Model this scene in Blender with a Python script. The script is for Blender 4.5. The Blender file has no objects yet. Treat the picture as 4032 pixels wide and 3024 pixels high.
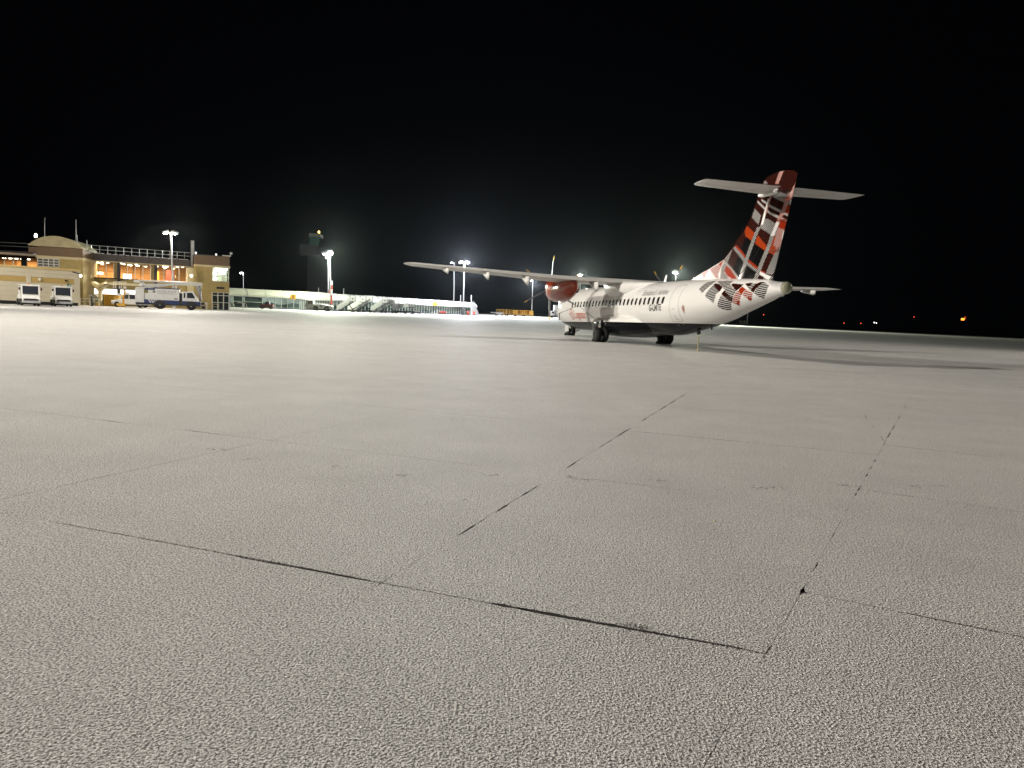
import bpy, bmesh, math, random
import numpy as np
from mathutils import Vector, Matrix
R = math.radians
rnd = random.Random(7)
scene = bpy.context.scene
col = scene.collection

# ---------------------------------------------------------------- camera
F_PX, PITCH, ROLL, CAM_H = 3035.3, R(5.366), R(2.647), 1.508
FW = Vector((0, math.cos(PITCH), -math.sin(PITCH)))
_up = Vector((0, math.sin(PITCH), math.cos(PITCH))); _rt = Vector((1, 0, 0))
RT = math.cos(ROLL) * _rt + math.sin(ROLL) * _up
UP = -math.sin(ROLL) * _rt + math.cos(ROLL) * _up
cam_d = bpy.data.cameras.new('camera')
cam = bpy.data.objects.new('camera', cam_d); col.objects.link(cam)
M = Matrix((RT, UP, -FW)).transposed().to_4x4(); M.translation = Vector((0, 0, CAM_H))
cam.matrix_world = M
cam_d.sensor_width = 36; cam_d.lens = 36 * F_PX / 4032
cam_d.clip_start = 0.05; cam_d.clip_end = 20000
scene.camera = cam

# ---------------------------------------------------------------- night sky
world = bpy.data.worlds.new('World'); scene.world = world; world.use_nodes = True
wn = world.node_tree
for n in list(wn.nodes): wn.nodes.remove(n)
wo = wn.nodes.new('ShaderNodeOutputWorld'); wb = wn.nodes.new('ShaderNodeBackground')
sky = wn.nodes.new('ShaderNodeTexSky'); sky.sky_type = 'NISHITA'; sky.sun_disc = False
sky.sun_elevation = R(-12); sky.sun_rotation = R(80); sky.altitude = 10
wn.links.new(sky.outputs[0], wb.inputs[0]); wb.inputs[1].default_value = 0.08
glow = wn.nodes.new('ShaderNodeBackground'); glow.inputs[0].default_value = (.55, .65, 1, 1); glow.inputs[1].default_value = .0009   # faint even night-sky glow
sky_sum = wn.nodes.new('ShaderNodeAddShader'); wn.links.new(wb.outputs[0], sky_sum.inputs[0]); wn.links.new(glow.outputs[0], sky_sum.inputs[1])
wn.links.new(sky_sum.outputs[0], wo.inputs[0])

# ---------------------------------------------------------------- exposure
vs = scene.view_settings
vs.view_transform = 'Standard'; vs.look = 'None'; vs.exposure = 0; vs.gamma = 1; vs.use_curve_mapping = False
scene.render.engine = 'CYCLES'
cy = scene.cycles
cy.max_bounces = 6; cy.diffuse_bounces = 3; cy.glossy_bounces = 3; cy.transmission_bounces = 5
cy.transparent_max_bounces = 12; cy.caustics_reflective = False; cy.caustics_refractive = False
cy.sample_clamp_indirect = 4; cy.use_denoising = True; cy.denoiser = 'OPENIMAGEDENOISE'; cy.denoising_input_passes = 'RGB_ALBEDO_NORMAL'; cy.denoising_prefilter = 'ACCURATE'

# ---------------------------------------------------------------- placing
CAMP = Vector((0, 0, CAM_H))
def ray(px, py):
    return FW + ((px - 2016) / F_PX) * RT - ((py - 1512) / F_PX) * UP
def gp(px, py, z=0.0):
    d = ray(px, py); t = (z - CAM_H) / d.z; return CAMP + d * t
def dp(px, py, y):
    """point seen at that place of the photograph, y metres in front"""
    d = ray(px, py); return CAMP + d * (y / d.y)
def gx(px, y):
    """ground point y metres ahead in the direction of image column px"""
    py = 1230
    for _ in range(6):
        p = dp(px, py, y)
        py += p.z * F_PX / y
    p = dp(px, py, y); return Vector((p.x, y, 0))

# ---------------------------------------------------------------- materials
MATS = {}
def mat(name, c, rough=0.5, metal=0.0, var=0.08, scale=3.0, bump=0.0, bscale=40.0, spec=0.5, coat=0.0):
    if name in MATS: return MATS[name]
    m = bpy.data.materials.new(name); m.use_nodes = True; MATS[name] = m
    nt = m.node_tree; b = nt.nodes['Principled BSDF']
    b.inputs['Roughness'].default_value = rough; b.inputs['Metallic'].default_value = metal
    b.inputs['Specular IOR Level'].default_value = spec; b.inputs['Coat Weight'].default_value = coat
    tc = nt.nodes.new('ShaderNodeTexCoord')
    nz = nt.nodes.new('ShaderNodeTexNoise'); nz.inputs['Scale'].default_value = scale; nz.inputs['Detail'].default_value = 6
    nt.links.new(tc.outputs['Object'], nz.inputs['Vector'])
    mr = nt.nodes.new('ShaderNodeMapRange'); mr.inputs[1].default_value = .3; mr.inputs[2].default_value = .7
    mr.inputs[3].default_value = 1 - var; mr.inputs[4].default_value = 1 + var
    nt.links.new(nz.outputs[0], mr.inputs[0])
    mx = nt.nodes.new('ShaderNodeVectorMath'); mx.operation = 'SCALE'
    mx.inputs[0].default_value = c[:3]; nt.links.new(mr.outputs[0], mx.inputs['Scale'])
    nt.links.new(mx.outputs[0], b.inputs['Base Color'])
    if bump:
        n2 = nt.nodes.new('ShaderNodeTexNoise'); n2.inputs['Scale'].default_value = bscale; n2.inputs['Detail'].default_value = 4
        nt.links.new(tc.outputs['Object'], n2.inputs['Vector'])
        bp = nt.nodes.new('ShaderNodeBump'); bp.inputs['Strength'].default_value = bump; bp.inputs['Distance'].default_value = .02
        nt.links.new(n2.outputs[0], bp.inputs['Height']); nt.links.new(bp.outputs[0], b.inputs['Normal'])
    return m
def emit(name, c, s):
    if name in MATS: return MATS[name]
    m = bpy.data.materials.new(name); m.use_nodes = True; MATS[name] = m
    b = m.node_tree.nodes['Principled BSDF']; b.inputs['Base Color'].default_value = (.8, .8, .8, 1)
    m.cycles.emission_sampling = 'NONE'
    b.inputs['Emission Color'].default_value = (*c, 1); b.inputs['Emission Strength'].default_value = s
    return m
def glassy(name, tint=(.8, .9, .85), alpha=.75, rough=.03):
    """thin pane: lets most light through, reflects a little"""
    if name in MATS: return MATS[name]
    m = bpy.data.materials.new(name); m.use_nodes = True; MATS[name] = m
    nt = m.node_tree; nt.nodes.remove(nt.nodes['Principled BSDF']); o = nt.nodes['Material Output']
    t = nt.nodes.new('ShaderNodeBsdfTransparent'); t.inputs[0].default_value = (*tint, 1)
    g = nt.nodes.new('ShaderNodeBsdfPrincipled'); g.inputs['Base Color'].default_value = (.05, .07, .07, 1); g.inputs['Roughness'].default_value = rough
    x = nt.nodes.new('ShaderNodeMixShader'); x.inputs[0].default_value = alpha
    nt.links.new(g.outputs[0], x.inputs[1]); nt.links.new(t.outputs[0], x.inputs[2]); nt.links.new(x.outputs[0], o.inputs[0])
    return m

# ---------------------------------------------------------------- mesh builder
class MB:
    def __init__(self): self.v = []; self.f = []; self.sm = []
    def add(self, vs, fs, smooth=False):
        o = len(self.v); self.v += [tuple(x) for x in vs]; self.f += [tuple(i + o for i in f) for f in fs]; self.sm += [smooth] * len(fs); return self
    def box(self, c, s, rz=0.0, ry=0.0, taper=1.0):
        hx, hy, hz = s[0] / 2, s[1] / 2, s[2] / 2
        vs = []
        for z in (-1, 1):
            k = taper if z > 0 else 1
            for x, y in ((-1, -1), (1, -1), (1, 1), (-1, 1)): vs.append(Vector((x * hx * k, y * hy * k, z * hz)))
        m = Matrix.Rotation(rz, 3, 'Z') @ Matrix.Rotation(ry, 3, 'Y')
        vs = [m @ v + Vector(c) for v in vs]
        return self.add(vs, [(3, 2, 1, 0), (4, 5, 6, 7), (0, 1, 5, 4), (1, 2, 6, 5), (2, 3, 7, 6), (3, 0, 4, 7)])
    def b2(self, lo, hi):
        return self.box([(a + b) / 2 for a, b in zip(lo, hi)], [abs(b - a) for a, b in zip(lo, hi)])
    def tube(self, pts, r, n=8, cap=True):
        pts = [Vector(p) for p in pts]; rs = r if isinstance(r, (list, tuple)) else [r] * len(pts)
        vs = []
        for i, p in enumerate(pts):
            d = (pts[min(i + 1, len(pts) - 1)] - pts[max(i - 1, 0)]).normalized()
            a = d.orthogonal().normalized() if i == 0 else (a - d * a.dot(d)).normalized()
            b = d.cross(a)
            for k in range(n):
                t = 2 * math.pi * k / n; vs.append(p + rs[i] * (math.cos(t) * a + math.sin(t) * b))
        fs = []
        for i in range(len(pts) - 1):
            for k in range(n): fs.append((i * n + k, i * n + (k + 1) % n, (i + 1) * n + (k + 1) % n, (i + 1) * n + k))
        self.add(vs, fs, True)
        if cap:
            m = len(pts) - 1
            self.add(vs[:n][::-1], [tuple(range(n))]); self.add(vs[m * n:], [tuple(range(n))])
        return self
    def lathe(self, c, axis, prof, n=24):
        """prof: (distance along axis, radius)"""
        c = Vector(c); d = Vector(axis).normalized(); a = d.orthogonal().normalized(); b = d.cross(a); vs = []
        for h, r in prof:
            for k in range(n):
                t = 2 * math.pi * k / n; vs.append(c + d * h + max(r, 1e-4) * (math.cos(t) * a + math.sin(t) * b))
        fs = [(i * n + k, i * n + (k + 1) % n, (i + 1) * n + (k + 1) % n, (i + 1) * n + k) for i in range(len(prof) - 1) for k in range(n)]
        self.add(vs, fs, True)
        self.add(vs[:n][::-1], [tuple(range(n))]); self.add(vs[-n:], [tuple(range(n))])
        return self
    def prism(self, poly, lo, hi, ax='y', smooth=False):
        """outline in the two other axes, pushed along ax from lo to hi"""
        def P(a, b, t): return {'y': (a, t, b), 'x': (t, a, b), 'z': (a, b, t)}[ax]
        n = len(poly); vs = [P(a, b, lo) for a, b in poly] + [P(a, b, hi) for a, b in poly]
        fs = [tuple(range(n))[::-1], tuple(range(n, 2 * n))]
        fs += [(i, (i + 1) % n, n + (i + 1) % n, n + i) for i in range(n)]
        return self.add(vs, fs, smooth)
    def build(self, name, m, parent=None, bevel=0.0, loc=None):
        me = bpy.data.meshes.new(name); me.from_pydata(self.v, [], self.f); me.update()
        me.polygons.foreach_set('use_smooth', self.sm)
        bm = bmesh.new(); bm.from_mesh(me); bmesh.ops.recalc_face_normals(bm, faces=bm.faces); bm.to_mesh(me); bm.free()
        me.materials.append(m)
        return link(name, me, parent, bevel, loc)
def link(name, me, parent=None, bevel=0.0, loc=None):
    o = bpy.data.objects.new(name, me); col.objects.link(o)
    if parent is not None: o.parent = parent
    if loc is not None: o.location = loc
    if bevel:
        b = o.modifiers.new('bevel', 'BEVEL'); b.width = bevel; b.segments = 2; b.limit_method = 'ANGLE'; b.angle_limit = R(50)
    return o
def thing(name, label, cat, loc=(0, 0, 0), rz=0.0, group=None):
    o = bpy.data.objects.new(name, None); col.objects.link(o); o.empty_display_size = .3
    o.location = loc; o.rotation_euler = (0, 0, rz); o['label'] = label; o['category'] = cat
    if group: o['group'] = group
    return o
def tag(o, label, cat, group=None):
    o['label'] = label; o['category'] = cat
    if group: o['group'] = group
    return o
def struct(o): o['kind'] = 'structure'; return o
def copy_tree(o, parent=None):
    c = o.copy(); col.objects.link(c)
    if parent is not None:
        c.parent = parent
    for ch in list(o.children): copy_tree(ch, c)
    return c
def lamp(name, kind, loc, energy, color, parent=None, target=None, spot=None, size=.3, blend=.6, area=None):
    d = bpy.data.lights.new(name, kind); d.energy = energy; d.color = color
    if kind == 'SPOT': d.spot_size = R(spot or 120); d.spot_blend = blend; d.shadow_soft_size = size
    if kind == 'POINT': d.shadow_soft_size = size
    if kind == 'AREA': d.shape = 'RECTANGLE'; d.size, d.size_y = area
    o = bpy.data.objects.new(name, d); col.objects.link(o); o.location = loc
    if target is not None: o.rotation_euler = (Vector(target) - Vector(loc)).to_track_quat('-Z', 'Y').to_euler()
    if parent is not None: o.parent = parent
    return o
_tc = {}
def text_mesh(s, size, shear=0.0, align='LEFT', bold=0.0):
    cu = bpy.data.curves.new('lettering', 'FONT'); cu.body = s; cu.size = size; cu.shear = shear; cu.align_x = align; cu.offset = bold; cu.resolution_u = 3
    o = bpy.data.objects.new('lettering', cu); col.objects.link(o)
    me = bpy.data.meshes.new_from_object(o.evaluated_get(bpy.context.evaluated_depsgraph_get()))
    bpy.data.objects.remove(o); bpy.data.curves.remove(cu)
    return me
def sign_text(s, size, m, parent, M4, name='lettering', sx=1.0, shear=0.0, align='CENTER', bold=0.0):
    me = text_mesh(s, size, shear, align, bold); me.transform(Matrix.Diagonal((sx, 1, 1, 1))); me.transform(M4); me.materials.append(m)
    return link(name, me, parent)
# ================================================================ ground
def frost_material():
    m = bpy.data.materials.new('frosted_concrete'); m.use_nodes = True; MATS['frost'] = m
    nt = m.node_tree; L = nt.links; b = nt.nodes['Principled BSDF']
    b.inputs['Roughness'].default_value = .75; b.inputs['Specular IOR Level'].default_value = .3
    g = nt.nodes.new('ShaderNodeNewGeometry')
    def noise(sc, det, rough=.6, dist=0.0):
        n = nt.nodes.new('ShaderNodeTexNoise'); n.inputs['Scale'].default_value = sc; n.inputs['Detail'].default_value = det
        n.inputs['Roughness'].default_value = rough; n.inputs['Distortion'].default_value = dist
        L.new(g.outputs['Position'], n.inputs['Vector']); return n.outputs[0]
    def rng(x, a, bb, c, d):
        r = nt.nodes.new('ShaderNodeMapRange'); r.inputs[1].default_value = a; r.inputs[2].default_value = bb
        r.inputs[3].default_value = c; r.inputs[4].default_value = d; L.new(x, r.inputs[0]); return r.outputs[0]
    def mul(x, y, op='MULTIPLY'):
        k = nt.nodes.new('ShaderNodeMath'); k.operation = op; L.new(x, k.inputs[0])
        if isinstance(y, float): k.inputs[1].default_value = y
        else: L.new(y, k.inputs[1])
        return k.outputs[0]
    fine = noise(92, 1.6, .55, .25); mid = noise(21, 3); broad = noise(1.1, 4); huge = noise(.055, 3)
    # long drag marks and tyre sweeps lying across the apron
    mp = nt.nodes.new('ShaderNodeMapping'); mp.inputs['Rotation'].default_value = (0, 0, R(18)); mp.inputs['Scale'].default_value = (.025, .33, 1)
    L.new(g.outputs['Position'], mp.inputs[0])
    st = nt.nodes.new('ShaderNodeTexNoise'); st.inputs['Scale'].default_value = 1; st.inputs['Detail'].default_value = 5; L.new(mp.outputs[0], st.inputs['Vector'])
    frost = rng(fine, .37, .60, 0.0, 1.0)
    k = mul(rng(broad, .3, .7, .93, 1.05), rng(huge, .3, .7, .9, 1.06)); k = mul(k, rng(st.outputs[0], .3, .7, .95, 1.04)); k = mul(k, rng(mid, .3, .7, .9, 1.07))
    mx = nt.nodes.new('ShaderNodeMix'); mx.data_type = 'RGBA'; L.new(frost, mx.inputs[0])
    mx.inputs[6].default_value = (.17, .163, .158, 1); mx.inputs[7].default_value = (.82, .805, .78, 1)
    sc = nt.nodes.new('ShaderNodeVectorMath'); sc.operation = 'SCALE'; L.new(mx.outputs[2], sc.inputs[0]); L.new(k, sc.inputs['Scale'])
    L.new(sc.outputs[0], b.inputs['Base Color'])
    h = mul(mul(fine, 1.0), mul(mid, .35), 'ADD')
    bp = nt.nodes.new('ShaderNodeBump'); bp.inputs['Strength'].default_value = 1.0; bp.inputs['Distance'].default_value = .014
    L.new(h, bp.inputs['Height']); L.new(bp.outputs[0], b.inputs['Normal'])
    return m
FROST = frost_material()
soil = mat('joint_soil', (.022, .020, .018), .9, var=.4, scale=30, bump=.6, bscale=90)
turf = mat('dark_turf', (.022, .026, .018), .95, var=.4, scale=.05, bump=.5, bscale=3)

field = struct(MB().add([(-1500, -400, -.4), (2600, -400, -.4), (2600, 3000, -.4), (-1500, 3000, -.4)], [(0, 1, 2, 3)]).build('airfield_ground', turf))
apron_bm = MB().add([(-400, -80, -.005), (1150, -80, -.005), (1150, 900, -.005), (560, 860, -.005), (150, 610, -.005), (40, 470, -.005), (-60, 420, -.005), (-400, 380, -.005)], [tuple(range(8))])
apron = struct(apron_bm.build('apron', FROST))

# --- paving slabs: two bays that meet along a seam running away from the viewer
OA, VA, UA = Vector((-.66, 4.09)), Vector((.342, .940)), Vector((.940, -.342))
OB, VB, UB = Vector((1.70, 4.26)), Vector((.487, .873)), Vector((.873, -.487))
PITCH_A, PITCH_B = 3.24, 3.28
def clip(poly, o, n):
    out = []
    for i in range(len(poly)):
        a, b = poly[i], poly[(i + 1) % len(poly)]; da, db = (a - o).dot(n), (b - o).dot(n)
        if da >= 0: out.append(a)
        if (da >= 0) != (db >= 0): out.append(a + (b - a) * (da / (da - db)))
    return out
# stretches of joint that the frost has not closed: start, end, half width
def along(p, v, a, b, w): return (p + v * a, p + v * b, w)
OPEN = [(Vector((-2.95, 4.86)), Vector((-2.5, 4.71)), 0.0072), (Vector((-2.5, 4.71)), Vector((-1.6, 4.41)), 0.0101), (Vector((-1.6, 4.41)), Vector((-.72, 4.11)), 0.0151),
        (Vector((-.72, 4.11)), Vector((-.05, 3.885)), 0.0043), (Vector((-.05, 3.885)), Vector((.1, 3.835)), 0.0216), (Vector((.1, 3.835)), Vector((1.22, 3.46)), 0.0194)]
for a, b, w in [(1.05, 1.32, .0100), (1.38, 1.5, .0080), (1.72, 1.98, 0.0120), (2.3, 2.5, .0110), (2.53, 2.72, .0080), (3.6, 3.95, .0110), (4.05, 4.12, .0070), (4.9, 5.2, 0.0097), (5.35, 5.6, 0.0097), (5.9, 6.6, 0.0097), (6.9, 7.1, 0.0105), (7.5, 7.95, 0.0120), (8.4, 8.7, 0.0112), (9.2, 9.8, 0.0112), (10.3, 11.0, 0.0105), (11.6, 12.2, 0.0090)]:
    OPEN.append(along(OA, VA, a, b, w))
for a, b, w in [(-.04, .05, .020), (.02, .09, 0.0090), (.5, .62, .006), (1.3, 1.5, .004), (2.95, 3.05, 0.0120), (3.07, 3.12, 0.0075), (3.2, 3.34, 0.0097), (4.0, 4.2, .008), (4.5, 4.7, .005), (5.05, 5.2, 0.0097), (5.9, 6.1, 0.0075), (6.5, 6.8, .006), (7.4, 7.6, 0.0090), (7.65, 7.9, .009), (8.4, 8.9, 0.0075), (10.1, 10.5, .009), (12.2, 12.7, .009)]:
    OPEN.append(along(OB, VB, a, b, w))
RA2 = OA + VA * (2 * PITCH_A)
for a, b, w in [(.15, .35, .015), (.35, 1.6, .009), (1.7, 3.1, .006)]: OPEN.append(along(RA2, UA, a, b, w))
for a, b, w in [(6.3, 6.45, .009), (6.5, 6.6, .006), (7.2, 7.4, .012), (7.45, 7.6, .009), (7.75, 7.95, .011), (9.0, 9.3, .008)]: OPEN.append(along(OA + UA * PITCH_A, VA, a + 1.6, b + 1.6, w))
for a, b, w in [(-5.6, -5.2, .013), (-4.35, -3.9, .013)]: OPEN.append(along(OA + VA * PITCH_A, UA, a, b, w))
for a, b, w in [(.05, .5, .010), (.5, 1.6, .006), (1.7, 4.2, .0045)]:
    OPEN.append(along(OB + VB * PITCH_B, UB, a, b, w)); OPEN.append(along(OB + VB * (2 * PITCH_B), UB, a, b, w))
for a, b, w in [(.1, .5, .005), (.5, 2.2, .008)]: OPEN.append(along(OB, UB, a, b, w))
for a, b, w in [(.2, 1.3, .004), (1.3, 2.6, .003)]: OPEN.append(along(OA + VA * PITCH_A, UA, a, b, w))
for O_, D_, a, b, w in ((OA + VA * PITCH_A, UA, -7.5, -5.7, .004), (OA + VA * PITCH_A, UA, -3.8, -.6, .0032), (RA2, UA, -9, -6, .003), (RA2, UA, -4.5, -1, .0028), (OA - UA * PITCH_A, VA, .2, 3.0, .0030), (OA - UA * PITCH_A, VA, 3.4, 6.2, .0026), (OA - UA * PITCH_A, VA, 7.5, 11, .0035), (OA - UA * 2 * PITCH_A, VA, 1.5, 6.0, .0026), (RA2 + VA * PITCH_A, UA, -4, 2.5, .0035), (OA + UA * PITCH_A, VA, 1.6, 5.5, .002)):
    OPEN.append(along(O_, D_, a, b, w))
def half_gap(p):
    g = .0004 + .0008 * max(0, math.sin(p.x * 3.1 + p.y * 2.3) + .6 * math.sin(p.x * 11 - p.y * 7))
    for a, b, w in OPEN:
        d = b - a; t = (p - a).dot(d) / d.dot(d)
        if -.03 < t < 1.03 and (a + d * t - p).length < .06:
            e = min(t, 1 - t) * d.length
            g = max(g, w * min(1, .35 + max(e, 0) / .1) * (.85 + .3 * rnd.random()))
    return g
def in_view(c):
    if c.y < .6: return False
    d = Vector((c.x, c.y, 0)) - CAMP; z = d.dot(FW)
    if z < .3: return False
    x, y = d.dot(RT) / z * F_PX, d.dot(UP) / z * F_PX
    return abs(x) < 2016 + 3300 / z * 2.4 and y > -1512 - 3300 / z * 2.6
def make_slab(poly, far):
    n = len(poly); c = sum(poly, Vector((0, 0))) / n; pts = []
    for i in range(n):
        a, b, pv = poly[i], poly[(i + 1) % n], poly[i - 1]
        e = (b - a); ln = e.length
        if ln < .05: continue
        e.normalize(); nr = Vector((-e.y, e.x))
        e0 = (a - pv).normalized(); n0 = Vector((-e0.y, e0.x))
        g = half_gap(a); pts.append(a + (nr + n0) * g)
        st = .3 if far else .07
        k = max(1, int(ln / st))
        for j in range(1, k):
            p = a + e * (ln * j / k); hg = half_gap(p); pts.append(p + nr * (hg + rnd.uniform(-.5, .5) * min(.004, hg * .6)))
    if len(pts) < 3: return None
    m = len(pts); mb = MB(); top = [(p.x, p.y, 0) for p in pts]
    inn = [(c.x + (p.x - c.x) * .996, c.y + (p.y - c.y) * .996, .0004) for p in pts]
    mb.add(top + [(p.x, p.y, -.05) for p in pts] + inn, [tuple(range(2 * m, 3 * m))] + [(i, (i + 1) % m, 2 * m + (i + 1) % m, 2 * m + i) for i in range(m)] + [(m + i, m + (i + 1) % m, (i + 1) % m, i) for i in range(m)])
    return mb
nslab = 0
for i in range(-3, 6):
    for j in range(-9, 6):
        for O, V, U, Pt, side in ((OA, VA, UA, PITCH_A, -1), (OB, VB, UB, PITCH_B, 1)):
            if side == 1 and j < 0: continue
            q = [O + U * ((j + a) * Pt) + V * ((i + b) * Pt) for a, b in ((0, 0), (1, 0), (1, 1), (0, 1))]
            q = clip(q, OB, UB * side)
            if len(q) < 3: continue
            c = sum(q, Vector((0, 0))) / len(q)
            ar = abs(sum(q[k].x * q[(k + 1) % len(q)].y - q[k].y * q[(k + 1) % len(q)].x for k in range(len(q)))) / 2
            if ar < .05 or not in_view(c): continue
            mb = make_slab(q, c.y > 9)
            if mb: mb.build('slab', FROST, apron); nslab += 1
js = MB()
for a, b, w in OPEN:
    d = (b - a).normalized(); n = Vector((-d.y, d.x)) * (w + .012); a2, b2 = a - d * .02, b + d * .02
    js.add([(*(a2 + n), -.0035), (*(a2 - n), -.0035), (*(b2 - n), -.0035), (*(b2 + n), -.0035)], [(0, 1, 2, 3)])
js.build('joint_soil', soil, apron)
print('slabs', nslab)
# farther joints, too thin to tell slab from slab: shallow bare lines on the sheet
fj = MB()
for i in range(-6, 17):
    for (O, V, U, side) in ((OA, VA, UA, -1), (OB, VB, UB, 1)):
        pass
# grass growing out of the open joint
gcol = mat('winter_grass', (.05, .06, .022), .8, var=.4, scale=60)
tuft = thing('grass_tuft', 'small dry grass tuft growing out of the open slab joint in the foreground', 'grass', (*(gp(2490, 2468).xy), -.005))
gb = MB()
for k in range(34):
    a = rnd.uniform(0, 2 * math.pi); r0 = rnd.uniform(0, .02); l = rnd.uniform(.015, .05); le = rnd.uniform(.3, 1.25)
    ox = rnd.gauss(0, .045)
    b0 = Vector((math.cos(a) * r0 * .4 + ox * .94, math.sin(a) * r0 * .4 - ox * .34, 0)); d = Vector((math.cos(a) * math.sin(le), math.sin(a) * math.sin(le), math.cos(le)))
    gb.tube([b0, b0 + d * l * .5 + Vector((0, 0, .004)), b0 + d * l - Vector((0, 0, .008 * le))], [.0016, .0012, .0003], 3, False)
gb.build('blades', gcol, tuft)

# scuffs where boots and hoses have rubbed the frost away
scm = mat('rubbed_frost', (.10, .095, .09), .85, var=.3, scale=40)
for px, py, wd in ((850, 1770, 80), (1000, 1809, 90), (1745, 1651, 110), (1585, 1869, 40), (1930, 1869, 80), (2250, 1880, 30), (2290, 1890, 60), (2590, 1892, 90), (2985, 1918, 60), (3060, 1921, 50), (3300, 1909, 50), (3365, 1915, 60), (3600, 1914, 40), (3690, 1912, 60), (1340, 1840, 60)):
    c = gp(px, py); k = (c - CAMP).length / F_PX; mb = MB()
    for q in range(12):
        x, y = c.x + rnd.uniform(-.5, .5) * wd * k, c.y + rnd.gauss(0, .035); a = rnd.uniform(-.5, .3); r = rnd.uniform(.006, .020)
        P = [(x + r * rnd.uniform(.7, 1.4) * math.cos(t + a), y + r * rnd.uniform(.3, .7) * math.sin(t + a), .0012) for t in np.linspace(0, 2 * math.pi, 7)[:-1]]
        mb.add(P, [tuple(range(6))])
    mb.build('scuff_mark', scm, apron)
for px, py, r, lab in ((2815, 2055, .011, 'brightest pale green sparkle speck lying on the frost right of centre'), (1826, 1969, .008, 'pale green sparkle speck on the frost left of the dashed joint'), (2290, 2019, .006, 'tiny white sparkle speck on the frost near the picture centre')):
    o = MB().lathe((0, 0, 0), (0, .1, 1), [(0, r * .7), (r * .5, r), (r * 1.2, r * .8), (r * 1.6, r * .3)], 6).build('sparkle_crumb', mat('sparkle_pale', (.80, .92, .55), .12, coat=1.0), None, loc=gp(px, py)); tag(o, lab, 'speck', 'sparkle specks on the frost')  # added pale glossy crumbs standing for bright sparkle specks
# ================================================================ floodlight masts that light the apron
galv = mat('galvanised_steel', (.55, .55, .55), .4, .5, var=.12, scale=4)
lamp_warm = emit('flood_lens_warm', (1, .9, .72), 60)
lamp_white = emit('flood_lens_white', (1, .97, .85), 90)
lamp_cool = emit('flood_lens_cool', (.93, .95, 1), 60)
WARM, WHITE, COOL, GREEN = (1, .93, .83), (1, .97, .84), (.92, .95, 1), (.93, 1, .80)
def mast(name, label, base, height, heads, lens, r=.12, lean=(0, 0), painted=None, group='floodlight masts', arm=1.0, hs=1.0):
    """heads: list of horizontal directions (degrees) the lamp heads point to"""
    t = thing(name, label, 'floodlight', base, 0, group)
    lx, ly = lean
    MB().tube([(0, 0, 0), (lx, ly, height)], [r, r * .6], 10).build('pole', galv, t)
    MB().lathe((0, 0, 0), (0, 0, 1), [(0, r * 2.4), (.05, r * 2.4), (.08, r * 1.5), (.4, r * 1.3)], 12).build('base_plate', galv, t)
    for k, a in enumerate(heads):
        d = Vector((math.cos(R(a)), math.sin(R(a)), 0)); top = Vector((lx, ly, height)); e = top + d * arm
        h = MB().box((0, 0, 0), (.62 * hs, .42 * hs, .2 * hs)).build('lamp_head', galv, t, bevel=.03)
        h.location = e + Vector((0, 0, .05)); h.rotation_euler = (0, R(22), R(a))
        q = MB().lathe((.04 * hs, 0, -.08 * hs), (.35, 0, -1), [(0, .23 * hs), (.06 * hs, .22 * hs), (.12 * hs, .17 * hs), (.16 * hs, .08 * hs), (.17 * hs, .01)], 18).build('lens', lens, h)
        MB().tube([top, e], .05, 6).build('arm', galv, t)
    return t
def flood(par, z, tgt, energy, color, spot=150, size=.4, off=(0, 0)):
    loc = Vector((off[0], off[1], z))
    o = lamp('flood_beam', 'SPOT', loc, energy, color, par, None, spot, size, 1.0)
    w = par.location + loc
    o.rotation_euler = (Vector(tgt) - w).to_track_quat('-Z', 'Y').to_euler(); return o
# masts outside the picture: their shadows fall under and behind the aircraft
m0 = mast('floodlight_mast', 'very tall high-mast floodlight left of the viewer, lighting the aircraft from above', (-26.0, 30.8, 0), 45, (0, 40, 80, 320), lamp_warm, .055, arm=1.2)
flood(m0, 44.6, (2, 26, 0), 66000, WARM, 160, .4)
m1 = mast('floodlight_mast', 'tall floodlight mast left of the viewer, lower and farther off than the high mast', (-53.5, 18.7, 0), 24, (10, 30, 50), lamp_warm, .15)
flood(m1, 23.7, (5, 44, 2), 205000, WARM, 128, .6)
m2 = mast('floodlight_mast', 'tall floodlight mast right of the viewer beyond the aircraft tail', (58, 52, 0), 20, (180, 200), lamp_warm, .2)
flood(m2, 19.7, (22, 52, 0), 22000, WARM, 150, .5)
m3 = mast('floodlight_mast', 'floodlight mast beyond the left edge of the picture, facing the low cream block', (-45, 51, 0), 12, (80, 110), lamp_warm, .18)
flood(m3, 11.7, (-47, 80, 1), 36000, WARM, 115, .4)
# ================================================================ airliner (local axes: x aft, y starboard, z up)
AC_LOC, AC_RZ = Vector((6.966, 45.160, 0)), R(105.659 + 180)
ac = thing('airliner', 'white twin-propeller airliner with red tartan tail, parked on the frosted apron', 'airplane', AC_LOC, AC_RZ)
ST = [(-12.62,1.45,.03,.03,.03),(-12.4,1.47,.32,.27,.27),(-12.0,1.52,.62,.52,.5),(-11.4,1.6,.93,.85,.75),(-10.8,1.7,1.15,1.15,.98),(-10,1.8,1.33,1.38,1.2),(-9,1.86,1.41,1.4,1.36),(-7.5,1.9,1.43,1.41,1.42),(-4,1.945,1.43,1.415,1.42),(0,2.0,1.43,1.42,1.42),(3.5,2.05,1.43,1.41,1.43),(5.5,2.08,1.42,1.40,1.40),(7.5,2.2,1.36,1.28,1.2),(9.65,2.43,1.12,1.03,1.0),(11.6,2.67,.80,.74,.70),(13.2,2.86,.5,.45,.46),(14.2,2.95,.27,.26,.27),(14.4,2.96,.25,.25,.25)]
SA = np.array(ST)
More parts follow.
